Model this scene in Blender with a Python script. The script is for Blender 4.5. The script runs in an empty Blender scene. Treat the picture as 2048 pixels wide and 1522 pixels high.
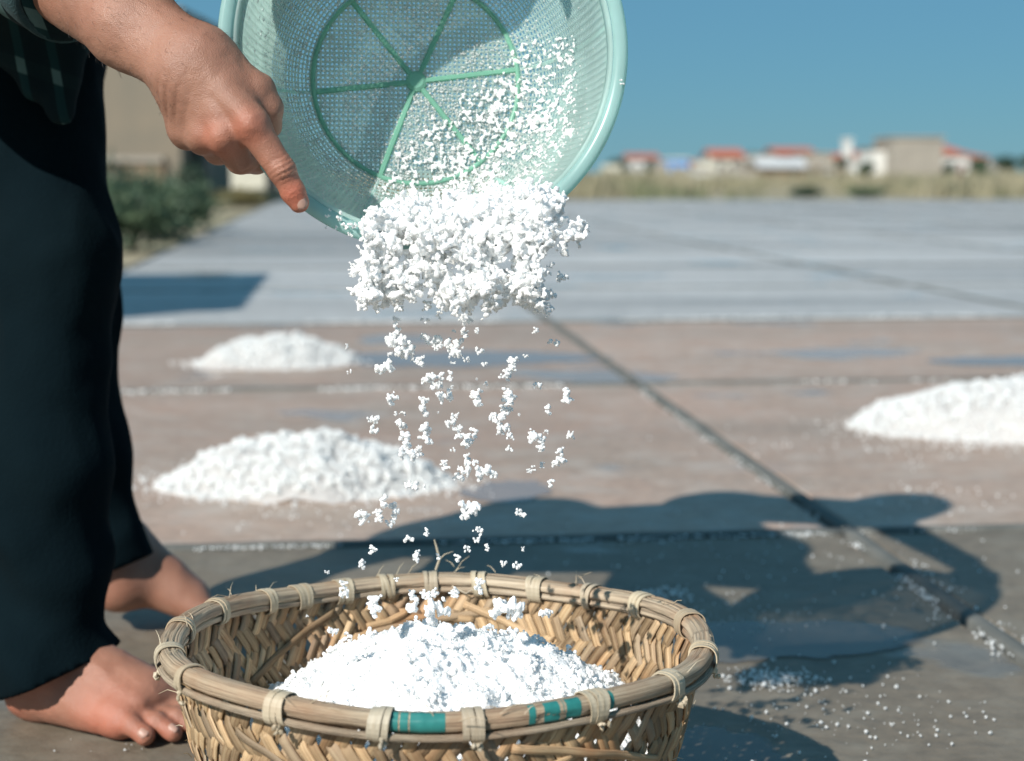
import bpy, math, random
import numpy as np
from mathutils import Vector, Matrix

random.seed(7)
RNG = np.random.default_rng(7)
SC = bpy.context.scene
COL = SC.collection

# ------------------------------------------------------------------ camera
CAM_H = 0.66
PITCH = math.radians(7.41)
FPX = 3200.0                      # focal length in pixels of the 2048 px wide photograph
cam_d = bpy.data.cameras.new('camera')
cam = bpy.data.objects.new('camera', cam_d)
COL.objects.link(cam)
cam.location = (0, 0, CAM_H)
cam.rotation_euler = (math.pi / 2 - PITCH, 0, 0)
cam_d.sensor_width = 36.0
cam_d.sensor_fit = 'HORIZONTAL'
cam_d.lens = 36.0 * FPX / 2048.0
cam_d.clip_start = 0.05
cam_d.clip_end = 6000.0
cam_d.dof.use_dof = True
cam_d.dof.focus_distance = 1.50
cam_d.dof.aperture_fstop = 4.4
SC.camera = cam

# ------------------------------------------------------------------ sky and sun
SUN_ELEV = math.radians(37.0)
SUN_AZ = math.radians(53.0)       # heading in which the light travels, measured from +X towards +Y
world = bpy.data.worlds.new('World')
SC.world = world
world.use_nodes = True
wn = world.node_tree
wn.nodes.clear()
w_out = wn.nodes.new('ShaderNodeOutputWorld')
w_bg = wn.nodes.new('ShaderNodeBackground')
w_sky = wn.nodes.new('ShaderNodeTexSky')
w_sky.sky_type = 'NISHITA'
w_sky.sun_disc = False
w_sky.sun_elevation = SUN_ELEV
w_sky.sun_rotation = math.atan2(-math.cos(SUN_AZ), -math.sin(SUN_AZ))
w_sky.air_density = 1.0
w_sky.dust_density = 0.0
w_sky.ozone_density = 4.0
w_tint = wn.nodes.new('ShaderNodeMixRGB')
w_tint.blend_type = 'MULTIPLY'
w_tint.inputs[0].default_value = 1.0
w_tint.inputs[2].default_value = (0.42, 0.69, 0.82, 1)
w_bg.inputs['Strength'].default_value = 0.058
wn.links.new(w_sky.outputs[0], w_tint.inputs[1])
w_even = wn.nodes.new('ShaderNodeMixRGB')          # hazy seaside air: the blue is nearly even over the whole sky
w_even.inputs[0].default_value = 0.72
w_even.inputs[2].default_value = (1.22, 3.2, 4.7, 1)
wn.links.new(w_tint.outputs[0], w_even.inputs[1])
wn.links.new(w_even.outputs[0], w_bg.inputs['Color'])
wn.links.new(w_bg.outputs[0], w_out.inputs['Surface'])
sun_d = bpy.data.lights.new('sun', 'SUN')
sun_d.energy = 3.6
sun_d.angle = math.radians(0.53)
sun_d.color = (1.0, 0.955, 0.88)
sun = bpy.data.objects.new('sun', sun_d)
COL.objects.link(sun)
SUN_DIR = Vector((math.cos(SUN_ELEV) * math.cos(SUN_AZ), math.cos(SUN_ELEV) * math.sin(SUN_AZ), -math.sin(SUN_ELEV)))
sun.rotation_euler = SUN_DIR.to_track_quat('-Z', 'Y').to_euler()
sun.location = (-3, -3, 5)
SC.view_settings.view_transform = 'Standard'
SC.view_settings.look = 'None'
SC.view_settings.exposure = 0.68
SC.view_settings.gamma = 1.0
SC.render.engine = 'CYCLES'
SC.cycles.use_denoising = True
SC.cycles.max_bounces = 20
SC.cycles.diffuse_bounces = 20
SC.cycles.transmission_bounces = 20
SC.cycles.transparent_max_bounces = 8

# ------------------------------------------------------------------ helpers
R_ = np.array([1.0, 0, 0])
F_ = np.array([0, math.cos(PITCH), -math.sin(PITCH)])
U_ = np.array([0, math.sin(PITCH), math.cos(PITCH)])
C_ = np.array([0, 0, CAM_H])

def P(px, py, d):
    """point at depth d (metres along the viewing axis) on the ray of a photograph pixel"""
    return C_ + d * (F_ + R_ * (px - 1024) / FPX + U_ * (761 - py) / FPX)

def G(px, py, z=0.0):
    """point of the level z on the ray of a photograph pixel"""
    r = F_ + R_ * (px - 1024) / FPX + U_ * (761 - py) / FPX
    return C_ + r * ((z - CAM_H) / r[2])

def nrm(v):
    v = np.asarray(v, float)
    return v / np.linalg.norm(v)

def fast_mesh(name, V, F, uv=None, smooth=False):
    """mesh from numpy arrays; F is (n,3) or (n,4); uv is per vertex"""
    me = bpy.data.meshes.new(name)
    V = np.asarray(V, np.float32)
    F = np.asarray(F, np.int32)
    k = F.shape[1]
    me.vertices.add(len(V))
    me.vertices.foreach_set('co', V.ravel())
    me.loops.add(F.size)
    me.loops.foreach_set('vertex_index', F.ravel())
    me.polygons.add(len(F))
    me.polygons.foreach_set('loop_start', np.arange(0, F.size, k, dtype=np.int32))
    if smooth:
        me.polygons.foreach_set('use_smooth', np.ones(len(F), bool))
    if uv is not None:
        l = me.uv_layers.new(name='UVMap')
        l.data.foreach_set('uv', np.asarray(uv, np.float32)[F.ravel()].ravel())
    me.update(calc_edges=True)
    me.validate()
    return me

def link(name, me, mat=None, parent=None):
    o = bpy.data.objects.new(name, me)
    COL.objects.link(o)
    if mat is not None and me is not None and len(me.materials) == 0:
        me.materials.append(mat)
    if parent is not None:
        o.parent = parent
    return o

def mk(name, V, F, mat, parent=None, smooth=False, uv=None):
    return link(name, fast_mesh(name, V, F, uv, smooth), mat, parent)

def mkpoly(name, V, F, mat, parent=None, smooth=False):
    me = bpy.data.meshes.new(name)
    me.from_pydata([tuple(map(float, v)) for v in V], [], F)
    if smooth:
        for p in me.polygons:
            p.use_smooth = True
    me.update()
    return link(name, me, mat, parent)

def tag(o, label=None, cat=None, group=None, kind=None):
    if label: o['label'] = label
    if cat: o['category'] = cat
    if group: o['group'] = group
    if kind: o['kind'] = kind
    return o

def empty(name, loc=(0, 0, 0), rz=0.0):
    o = bpy.data.objects.new(name, None)
    o.empty_display_size = 0.05
    o.location = loc
    o.rotation_euler = (0, 0, rz)
    COL.objects.link(o)
    return o

class MB:
    """collects boxes, prisms and tubes into one mesh"""
    def __init__(s): s.V = []; s.F = []
    def add(s, V, F):
        b = len(s.V); s.V += [tuple(v) for v in V]; s.F += [tuple(i + b for i in f) for f in F]
    def box(s, x0, x1, y0, y1, z0, z1):
        s.add([(x0, y0, z0), (x1, y0, z0), (x1, y1, z0), (x0, y1, z0), (x0, y0, z1), (x1, y0, z1), (x1, y1, z1), (x0, y1, z1)],
              [(0, 3, 2, 1), (4, 5, 6, 7), (0, 1, 5, 4), (1, 2, 6, 5), (2, 3, 7, 6), (3, 0, 4, 7)])
    def tube(s, pts, rad, n=8, cap=True):
        pts = [np.asarray(p, float) for p in pts]
        if not hasattr(rad, '__len__'): rad = [rad] * len(pts)
        V = []; F = []; ref = None
        for i, p in enumerate(pts):
            t = nrm(pts[min(i + 1, len(pts) - 1)] - pts[max(i - 1, 0)])
            if ref is None:
                ref = np.array([0, 0, 1.0]) if abs(t[2]) < .9 else np.array([1.0, 0, 0])
            a = nrm(np.cross(t, ref)); b = np.cross(t, a); ref = -b if False else ref
            for k in range(n):
                c = 2 * math.pi * k / n
                V.append(p + rad[i] * (a * math.cos(c) + b * math.sin(c)))
        for i in range(len(pts) - 1):
            for k in range(n):
                F.append((i * n + k, i * n + (k + 1) % n, (i + 1) * n + (k + 1) % n, (i + 1) * n + k))
        if cap:
            F.append(tuple(range(n - 1, -1, -1))); F.append(tuple((len(pts) - 1) * n + k for k in range(n)))
        s.add(V, F)
    def build(s, name, mat, parent=None, smooth=False):
        return mkpoly(name, s.V, s.F, mat, parent, smooth)

# value noise on numpy arrays -------------------------------------------------
_tab = np.random.default_rng(3).random((64, 64, 64)).astype(np.float32)
def vnoise(p):
    p = np.asarray(p, np.float32)
    i = np.floor(p).astype(np.int64); f = p - i; f = f * f * (3 - 2 * f)
    i0 = i & 63; i1 = (i + 1) & 63
    x0, y0, z0 = i0[..., 0], i0[..., 1], i0[..., 2]; x1, y1, z1 = i1[..., 0], i1[..., 1], i1[..., 2]
    fx, fy, fz = f[..., 0], f[..., 1], f[..., 2]
    a = _tab[x0, y0, z0] * (1 - fx) + _tab[x1, y0, z0] * fx
    b = _tab[x0, y1, z0] * (1 - fx) + _tab[x1, y1, z0] * fx
    c = _tab[x0, y0, z1] * (1 - fx) + _tab[x1, y0, z1] * fx
    d = _tab[x0, y1, z1] * (1 - fx) + _tab[x1, y1, z1] * fx
    return ((a * (1 - fy) + b * fy) * (1 - fz) + (c * (1 - fy) + d * fy) * fz) * 2 - 1
def fbm(p, o=3):
    p = np.asarray(p, np.float32); r = 0; a = 1.0
    for k in range(o):
        r = r + a * vnoise(p * (2 ** k) + 11.3 * k); a *= .5
    return r

# signed distance fields -> surface nets -------------------------------------
def cap(p, a, b, ra, rb=None):
    a = np.asarray(a, np.float32); b = np.asarray(b, np.float32); rb = ra if rb is None else rb
    ba = b - a; pa = p - a
    t = np.clip((pa @ ba) / max(float(ba @ ba), 1e-12), 0, 1)
    return np.linalg.norm(pa - t[..., None] * ba, axis=-1) - (ra + (rb - ra) * t)
def sph(p, a, r): return np.linalg.norm(p - np.asarray(a, np.float32), axis=-1) - r
def smin(a, b, k):
    h = np.clip(.5 + .5 * (b - a) / k, 0, 1)
    return b + (a - b) * h - k * h * (1 - h)

def surfnet(fn, lo, hi, h, lip=1.6):
    lo = np.asarray(lo, float); hi = np.asarray(hi, float)
    B = 8
    nb = np.maximum(1, np.ceil((hi - lo) / (h * B)).astype(int))
    n = nb * B + 1
    bc = np.stack(np.meshgrid(*[np.arange(k) for k in nb], indexing='ij'), -1).reshape(-1, 3)
    cen = lo + (bc * B + B / 2) * h
    d = fn(cen.astype(np.float32))
    act = np.abs(d) < B * h * .5 * 1.7321 * lip
    grid = np.empty(n, np.float32)
    sg = np.repeat(np.repeat(np.repeat(np.sign(d).reshape(nb), B, 0), B, 1), B, 2)
    grid[:] = 1.0
    grid[:-1, :-1, :-1] = sg
    grid *= .01
    off = np.stack(np.meshgrid(*[np.arange(B + 1)] * 3, indexing='ij'), -1).reshape(-1, 3)
    ab = bc[act]
    for c0 in range(0, len(ab), 1500):
        q = ab[c0:c0 + 1500]
        idx = q[:, None, :] * B + off[None]
        v = fn((lo + idx * h).astype(np.float32).reshape(-1, 3))
        idx = idx.reshape(-1, 3)
        grid[idx[:, 0], idx[:, 1], idx[:, 2]] = v
    return grid_mesh(grid, lo, h)

def grid_mesh(grid, lo, h):
    n = np.array(grid.shape); lo = np.asarray(lo, float)
    s = grid < 0
    cx = s[:-1, :-1, :-1].astype(np.int8)
    tot = np.zeros(cx.shape, np.int8)
    for dx in (0, 1):
        for dy in (0, 1):
            for dz in (0, 1):
                tot += s[dx:n[0] - 1 + dx, dy:n[1] - 1 + dy, dz:n[2] - 1 + dz]
    cells = np.argwhere((tot > 0) & (tot < 8))
    vid = np.full(cx.shape, -1, np.int32)
    vid[cells[:, 0], cells[:, 1], cells[:, 2]] = np.arange(len(cells))
    acc = np.zeros((len(cells), 3)); cnt = np.zeros(len(cells))
    cor = [(i, j, k) for i in (0, 1) for j in (0, 1) for k in (0, 1)]
    val = {c: grid[cells[:, 0] + c[0], cells[:, 1] + c[1], cells[:, 2] + c[2]] for c in cor}
    for c in cor:
        for ax in range(3):
            if c[ax] == 0:
                e = list(c); e[ax] = 1; e = tuple(e)
                va, vb = val[c], val[e]
                m = (va < 0) != (vb < 0)
                t = np.where(m, va / np.where(m, va - vb, 1), 0)
                pt = np.array(c, float)[None] + np.zeros((len(cells), 3)); pt[:, ax] += t
                acc[m] += pt[m]; cnt[m] += 1
    V = lo + (cells + acc / cnt[:, None]) * h
    quads = []
    for ax in range(3):
        a0 = [slice(None)] * 3; a1 = [slice(None)] * 3
        a0[ax] = slice(0, n[ax] - 1); a1[ax] = slice(1, n[ax])
        b, c = (ax + 1) % 3, (ax + 2) % 3
        m = s[tuple(a0)] != s[tuple(a1)]
        e = np.argwhere(m)
        ok = (e[:, b] > 0) & (e[:, c] > 0) & (e[:, b] < n[b] - 1) & (e[:, c] < n[c] - 1)
        e = e[ok]
        ins = s[tuple(a0)][e[:, 0], e[:, 1], e[:, 2]]
        def at(db, dc):
            q = e.copy(); q[:, b] += db; q[:, c] += dc
            return vid[q[:, 0], q[:, 1], q[:, 2]]
        qd = np.stack([at(-1, -1), at(0, -1), at(0, 0), at(-1, 0)], 1)
        qd[~ins] = qd[~ins][:, ::-1]
        quads.append(qd)
    Q = np.concatenate(quads)
    Q = Q[(Q >= 0).all(1)]
    return V, Q

def blob_mesh(pts, rad, h, k=1.6):
    """one closed skin round many small overlapping balls (log-sum-exp union)"""
    pts = np.asarray(pts, float); rad = np.broadcast_to(rad, (len(pts),)).astype(float)
    m = rad.max() + 4 * h
    lo = pts.min(0) - m; n = np.ceil((pts.max(0) + m - lo) / h).astype(int) + 2
    acc = np.zeros(int(n.prod()), np.float32)
    K = k / h
    w = int(math.ceil((rad.max() + 2.5 * h) / h))
    off = np.stack(np.meshgrid(*[np.arange(-w, w + 1)] * 3, indexing='ij'), -1).reshape(-1, 3)
    off = off[(off ** 2).sum(1) <= (w + .5) ** 2]
    for c0 in range(0, len(pts), 4000):
        p = pts[c0:c0 + 4000]; r = rad[c0:c0 + 4000]
        b = np.round((p - lo) / h).astype(int)
        idx = b[:, None] + off[None]
        d = np.linalg.norm(lo + idx * h - p[:, None], axis=-1) - r[:, None]
        e = np.exp(np.clip(-K * d, -30, 40)).astype(np.float32)
        ok = ((idx >= 0) & (idx < n)).all(-1)
        fi = (idx[..., 0] * n[1] + idx[..., 1]) * n[2] + idx[..., 2]
        acc += np.bincount(fi[ok], e[ok], minlength=len(acc)).astype(np.float32)
    g = (-np.log(np.maximum(acc, 1e-12)) / K).reshape(n)
    return grid_mesh(g, lo, h)

# materials -------------------------------------------------------------------
def newmat(name):
    m = bpy.data.materials.new(name); m.use_nodes = True
    nt = m.node_tree; nt.nodes.clear()
    out = nt.nodes.new('ShaderNodeOutputMaterial')
    return m, nt, out
def N(nt, t, **kw):
    n = nt.nodes.new(t)
    for k, v in kw.items():
        if k in n.inputs: n.inputs[k].default_value = v
        else: setattr(n, k, v)
    return n
def L(nt, a, b): nt.links.new(a, b)
def rgba(c): return (c[0], c[1], c[2], 1.0)
def ramp(nt, fac, stops):
    r = nt.nodes.new('ShaderNodeValToRGB')
    e = r.color_ramp.elements
    while len(e) < len(stops): e.new(0.5)
    for k, (p, c) in enumerate(stops):
        e[k].position = p; e[k].color = rgba(c) if len(c) == 3 else c
    L(nt, fac, r.inputs[0]); return r.outputs[0]
def mixc(nt, fac, a, b, mode='MIX'):
    m = nt.nodes.new('ShaderNodeMixRGB'); m.blend_type = mode
    for i, v in ((0, fac), (1, a), (2, b)):
        if hasattr(v, 'is_output'): L(nt, v, m.inputs[i])
        elif i == 0: m.inputs[0].default_value = v
        else: m.inputs[i].default_value = rgba(v)
    return m.outputs[0]

def pmat(name, c1, c2=None, scale=8.0, rough=.7, bump=0.0, bscale=60.0, coord='Object', stretch=(1, 1, 1),
         rnd=0.0, spec=.5, trans=0.0, detail=5.0, sss=0.0, coat=0.0):
    """general procedural surface: two-colour noise, per-object variation, fine relief, optional translucency"""
    m, nt, out = newmat(name)
    bs = N(nt, 'ShaderNodeBsdfPrincipled')
    tc = N(nt, 'ShaderNodeTexCoord')
    mp = N(nt, 'ShaderNodeMapping'); mp.inputs['Scale'].default_value = stretch
    L(nt, tc.outputs[coord], mp.inputs[0])
    no = N(nt, 'ShaderNodeTexNoise', Scale=scale, Detail=detail, Roughness=.6)
    L(nt, mp.outputs[0], no.inputs['Vector'])
    if c2 is None: c2 = tuple(x * .75 for x in c1)
    col = ramp(nt, no.outputs[0], [(.32, c1), (.68, c2)])
    if rnd > 0:
        oi = N(nt, 'ShaderNodeObjectInfo')
        mr = N(nt, 'ShaderNodeMapRange'); mr.inputs[3].default_value = 1 - rnd; mr.inputs[4].default_value = 1 + rnd * .6
        L(nt, oi.outputs['Random'], mr.inputs[0])
        col = mixc(nt, 1.0, col, mr.outputs[0], 'MULTIPLY')
    L(nt, col, bs.inputs['Base Color'])
    bs.inputs['Roughness'].default_value = rough
    bs.inputs['Specular IOR Level'].default_value = spec
    if coat: bs.inputs['Coat Weight'].default_value = coat
    if sss:
        bs.inputs['Subsurface Weight'].default_value = sss
        bs.inputs['Subsurface Radius'].default_value = (.008, .004, .002)
        bs.inputs['Subsurface Scale'].default_value = .6
    if bump > 0:
        n2 = N(nt, 'ShaderNodeTexNoise', Scale=bscale, Detail=4.0)
        L(nt, mp.outputs[0], n2.inputs['Vector'])
        bp = N(nt, 'ShaderNodeBump', Strength=bump, Distance=.01)
        L(nt, n2.outputs[0], bp.inputs['Height']); L(nt, bp.outputs[0], bs.inputs['Normal'])
    sh = bs.outputs[0]
    if trans > 0:
        tr = N(nt, 'ShaderNodeBsdfTranslucent'); L(nt, col, tr.inputs[0])
        mx = N(nt, 'ShaderNodeMixShader'); mx.inputs[0].default_value = trans
        L(nt, sh, mx.inputs[1]); L(nt, tr.outputs[0], mx.inputs[2]); sh = mx.outputs[0]
    L(nt, sh, out.inputs['Surface'])
    return m

# ================================================================== the setting
def rotz2(x, y, a): return x * math.cos(a) - y * math.sin(a), x * math.sin(a) + y * math.cos(a)

# --- ground: one sheet of dry sandy earth out to the horizon
m_earth = pmat('sandy_earth', (.34, .28, .19), (.24, .22, .13), scale=.35, rough=.95, bump=.3, bscale=6)
gx = 3500.0
mk('ground', [(-gx, -60, -.06), (gx, -60, -.06), (gx, 5000, -.06), (-gx, 5000, -.06)], [(0, 1, 2, 3)], m_earth)
tag(bpy.data.objects['ground'], kind='structure')

# --- salt pan: cement beds divided by low mortar ridges
def pan_material(name, dry_a, dry_b, wet, pale, wet_lo, streak=0.0):
    m, nt, out = newmat(name)
    bs = N(nt, 'ShaderNodeBsdfPrincipled')
    ge = N(nt, 'ShaderNodeNewGeometry')
    mp = N(nt, 'ShaderNodeMapping'); mp.inputs['Scale'].default_value = (1, 1.25, 1); mp.inputs['Rotation'].default_value = (0, 0, .12)
    L(nt, ge.outputs['Position'], mp.inputs[0])
    n1 = N(nt, 'ShaderNodeTexNoise', Scale=1.5, Detail=6.0, Roughness=.6); L(nt, mp.outputs[0], n1.inputs['Vector'])
    n2 = N(nt, 'ShaderNodeTexNoise', Scale=30.0, Detail=6.0, Roughness=.7); L(nt, mp.outputs[0], n2.inputs['Vector'])
    n3 = N(nt, 'ShaderNodeTexNoise', Scale=1.05, Detail=5.0, Roughness=.55); L(nt, mp.outputs[0], n3.inputs['Vector'])
    n4 = N(nt, 'ShaderNodeTexNoise', Scale=7.0, Detail=7.0, Roughness=.7); L(nt, mp.outputs[0], n4.inputs['Vector'])
    oi = N(nt, 'ShaderNodeObjectInfo')
    c = ramp(nt, n1.outputs[0], [(.34, dry_a), (.66, dry_b)])
    c = mixc(nt, 1.0, c, ramp(nt, n2.outputs[0], [(.3, (.72, .72, .72)), (.7, (1.18, 1.18, 1.18))]), 'MULTIPLY')
    # pale dried-salt bloom
    c = mixc(nt, ramp(nt, n4.outputs[0], [(.47, (0, 0, 0)), (.72, (.75, .75, .75))]), c, pale)
    wetf = ramp(nt, n3.outputs[0], [(wet_lo, (0, 0, 0)), (wet_lo + .035, (1, 1, 1))])
    c = mixc(nt, wetf, c, mixc(nt, .22, c, wet))
    mr = N(nt, 'ShaderNodeMapRange'); mr.inputs[3].default_value = .86; mr.inputs[4].default_value = 1.1
    L(nt, oi.outputs['Random'], mr.inputs[0])
    c = mixc(nt, 1.0, c, mr.outputs[0], 'MULTIPLY')
    if streak:          # darker and paler streaks drawn out along the beds
        m3 = N(nt, 'ShaderNodeMapping'); m3.inputs['Scale'].default_value = (.10, .95, 1); m3.inputs['Rotation'].default_value = (0, 0, -.12)
        L(nt, ge.outputs['Position'], m3.inputs[0])
        n5 = N(nt, 'ShaderNodeTexNoise', Scale=1.0, Detail=4.0, Roughness=.6); L(nt, m3.outputs[0], n5.inputs['Vector'])
        c = mixc(nt, 1.0, c, ramp(nt, n5.outputs[0], [(.34, (1 - streak,) * 3), (.5, (1, 1, 1)), (.68, (1 + streak * .6,) * 3)]), 'MULTIPLY')
    L(nt, c, bs.inputs['Base Color'])
    rr = N(nt, 'ShaderNodeMapRange'); rr.inputs[3].default_value = .52; rr.inputs[4].default_value = .18
    L(nt, wetf, rr.inputs[0]); L(nt, rr.outputs[0], bs.inputs['Roughness'])
    inv = N(nt, 'ShaderNodeMapRange'); inv.inputs[3].default_value = .35; inv.inputs[4].default_value = .02
    L(nt, wetf, inv.inputs[0])
    bp = N(nt, 'ShaderNodeBump', Distance=.008); L(nt, inv.outputs[0], bp.inputs['Strength'])
    L(nt, n2.outputs[0], bp.inputs['Height']); L(nt, bp.outputs[0], bs.inputs['Normal'])
    L(nt, bs.outputs[0], out.inputs['Surface'])
    return m
m_bed_red = pan_material('red_cement', (.42, .29, .222), (.35, .268, .212), (.22, .19, .165), (.47, .42, .375), .585, .16)
m_bed_wet_vignette = pan_material('brown_cement', (.215, .172, .125), (.17, .142, .106), (.10, .092, .076), (.26, .235, .19), .585)  # nearest beds: wet cement, with lens vignette darkening put into the colour
m_bed_grey = pan_material('grey_cement', (.45, .44, .43), (.38, .38, .375), (.28, .29, .29), (.54, .54, .535), .60, .40)
m_ridge = pmat('mortar_ridge', (.085, .09, .083), (.15, .15, .138), scale=9, rough=.8, bump=.3, bscale=70)
ROT = math.radians(6.1)
GO = G(1697, 1064)
PW, PD, RW = 2.4, 2.1, .030
def gridpt(i, j):
    x, y = rotz2(i * PW, j * PD, ROT)
    return np.array([GO[0] + x, GO[1] + y, 0.0])
pan = tag(empty('salt_pan', gridpt(0, 0), ROT), kind='structure')
def slab_mesh(name, w, d, mat):
    b = .012; V = []; F = []
    for (ins, z) in ((0, -.055), (0, -b), (b, 0)):
        V += [(ins, ins, z), (w - ins, ins, z), (w - ins, d - ins, z), (ins, d - ins, z)]
    for k in range(2):
        for q in range(4):
            F.append((k * 4 + q, k * 4 + (q + 1) % 4, k * 4 + 4 + (q + 1) % 4, k * 4 + 4 + q))
    F.append((8, 9, 10, 11))
    me = bpy.data.meshes.new(name); me.from_pydata(V, [], F); me.update(); me.materials.append(mat); return me
me_red = slab_mesh('bed', PW - RW, PD - RW, m_bed_red)
me_wet_vignette = slab_mesh('bed', PW - RW, PD - RW, m_bed_wet_vignette)
me_gry = slab_mesh('bed', PW - RW, PD - RW, m_bed_grey)
def ridge_mesh(length, n, seed):
    V = []; F = []; rg = np.random.default_rng(seed); prof = [(-.5, -.03), (-.5, .0035), (-.36, .0072), (.0, .0080), (.36, .0072), (.5, .0035), (.5, -.03)]
    xs = np.linspace(0, length, n + 1)
    ph = rg.random(4) * 6
    for x in xs:
        wob = .002 * math.sin(x * 3 + ph[0]) + .0008 * math.sin(x * 19 + ph[1])
        hh = .82 + .06 * math.sin(x * 7 + ph[2]) + .05 * math.sin(x * 29 + ph[3])
        for (u, z) in prof:
            V.append((x, u * RW * .96 + wob * (1 if abs(u) < .45 else .3), z * (hh if z > 0 else 1)))
    k = len(prof)
    for i in range(n):
        for q in range(k - 1):
            F.append((i * k + q, (i + 1) * k + q, (i + 1) * k + q + 1, i * k + q + 1))
    F.append(tuple(range(k))); F.append(tuple(n * k + q for q in range(k - 1, -1, -1)))
    me = bpy.data.meshes.new('ridge'); me.from_pydata(V, [], F); me.update(); me.materials.append(m_ridge)
    for p in me.polygons: p.use_smooth = True
    return me
me_rx = [ridge_mesh(PW - RW, 60, s) for s in (1, 2)]
me_ry = [ridge_mesh(PD, 52, s) for s in (3, 4)]
I0, I1, J0, J1 = -1, 8, -2, 17
rz_ = random.Random(5)
for j in range(J0, J1):
    for i in range(I0, I1):
        if j > 6 and False: continue
        o = link('bed', me_wet_vignette if j < 0 else me_red if j <= 1 else me_gry, None, pan)
        o.location = (i * PW + RW / 2, j * PD + RW / 2, rz_.uniform(-.0008, .0008))
        r = link('ridge', me_rx[(i + j) % 2], None, pan)
        r.location = (i * PW + RW / 2, j * PD, 0)
    for i in range(I0, I1 + 1):
        r = link('ridge', me_ry[(i + j) % 2], None, pan)
        r.location = (i * PW, j * PD, .0015); r.rotation_euler = (0, 0, math.pi / 2)

# --- thin brine left standing on the beds
def brine(name, ca, cb):
    m, nt, out = newmat(name)
    bs = N(nt, 'ShaderNodeBsdfPrincipled', Roughness=.04)
    ge = N(nt, 'ShaderNodeNewGeometry')
    no = N(nt, 'ShaderNodeTexNoise', Scale=14.0, Detail=5.0); L(nt, ge.outputs['Position'], no.inputs['Vector'])
    L(nt, ramp(nt, no.outputs[0], [(.35, ca), (.7, cb)]), bs.inputs['Base Color'])
    n2 = N(nt, 'ShaderNodeTexNoise', Scale=30.0, Detail=2.0); L(nt, ge.outputs['Position'], n2.inputs['Vector'])
    bp = N(nt, 'ShaderNodeBump', Strength=.03, Distance=.01); L(nt, n2.outputs[0], bp.inputs['Height']); L(nt, bp.outputs[0], bs.inputs['Normal'])
    bs.inputs['IOR'].default_value = 1.37; bs.inputs['Specular IOR Level'].default_value = .8
    at = N(nt, 'ShaderNodeAttribute'); at.attribute_name = 'film'       # the film thins out to nothing at its edge
    nf = mixc(nt, .5, at.outputs['Fac'], no.outputs[0])
    tp = N(nt, 'ShaderNodeBsdfTransparent'); mx = N(nt, 'ShaderNodeMixShader')
    L(nt, ramp(nt, nf, [(.30, (0, 0, 0)), (.52, (.85, .85, .85))]), mx.inputs[0]); L(nt, tp.outputs[0], mx.inputs[1]); L(nt, bs.outputs[0], mx.inputs[2])
    L(nt, mx.outputs[0], out.inputs['Surface'])
    return m
m_brine = brine('brine_on_brown', (.105, .092, .075), (.15, .13, .105))
m_brine_pale = brine('brine_on_red', (.34, .27, .235), (.30, .245, .215))
for k, (px, py, rx, ry) in enumerate([(1555, 1285, .20, .10), (1395, 1500, .10, .09), (2030, 722, .34, .16), (930, 718, .55, .22), (1010, 985, .10, .14)]):
    c = G(px, py); a = np.linspace(0, 2 * math.pi, 72, endpoint=False)
    r = 1 + .28 * vnoise(np.stack([np.cos(a) * 1.3 + k * 5, np.sin(a) * 1.3, a * 0 + k], -1)) + .12 * vnoise(np.stack([np.cos(a) * 4 + k * 5, np.sin(a) * 4, a * 0 + k], -1)) + .04 * vnoise(np.stack([np.cos(a) * 12, np.sin(a) * 12 + k, a * 0], -1))
    V = [(0, 0, 0)]; F = [(0, 1 + i, 1 + (i + 1) % 72) for i in range(72)]; dep = [1.0]
    for n_, (s_, d_) in enumerate(((.6, 1.0), (.86, .55), (1.0, 0.0))):
        V += [(float(s_ * rx * q * math.cos(t)), float(s_ * ry * q * math.sin(t)), 0) for q, t in zip(r, a)]; dep += [d_] * 72
        if n_: F += [(1 + (n_ - 1) * 72 + i, 1 + n_ * 72 + i, 1 + n_ * 72 + (i + 1) % 72, 1 + (n_ - 1) * 72 + (i + 1) % 72) for i in range(72)]
    o = mkpoly('puddle', V, F, m_brine if py > 1100 else m_brine_pale)
    at = o.data.attributes.new('film', 'FLOAT', 'POINT'); at.data.foreach_set('value', np.array(dep, np.float32))
    o.location = (c[0], c[1], .0020); o.rotation_euler = (0, 0, ROT); tag(o, kind='structure')

# --- salt ---------------------------------------------------------------------
def salt_material(name, tint=(.985, .99, .985), trans=.60):
    m, nt, out = newmat(name)
    bs = N(nt, 'ShaderNodeBsdfPrincipled', Roughness=.38)
    ge = N(nt, 'ShaderNodeNewGeometry')
    no = N(nt, 'ShaderNodeTexNoise', Scale=45.0, Detail=4.0); L(nt, ge.outputs['Position'], no.inputs['Vector'])
    c = ramp(nt, no.outputs[0], [(.35, tint), (.7, tuple(x * .985 for x in tint))])
    L(nt, c, bs.inputs['Base Color'])
    n2 = N(nt, 'ShaderNodeTexNoise', Scale=600.0, Detail=3.0); L(nt, ge.outputs['Position'], n2.inputs['Vector'])
    bp = N(nt, 'ShaderNodeBump', Strength=.2, Distance=.002); L(nt, n2.outputs[0], bp.inputs['Height']); L(nt, bp.outputs[0], bs.inputs['Normal'])
    tr = N(nt, 'ShaderNodeBsdfTranslucent'); L(nt, c, tr.inputs[0])
    mx = N(nt, 'ShaderNodeMixShader'); mx.inputs[0].default_value = trans
    L(nt, bs.outputs[0], mx.inputs[1]); L(nt, tr.outputs[0], mx.inputs[2]); L(nt, mx.outputs[0], out.inputs['Surface'])
    return m
m_salt = salt_material('sea_salt')
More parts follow.
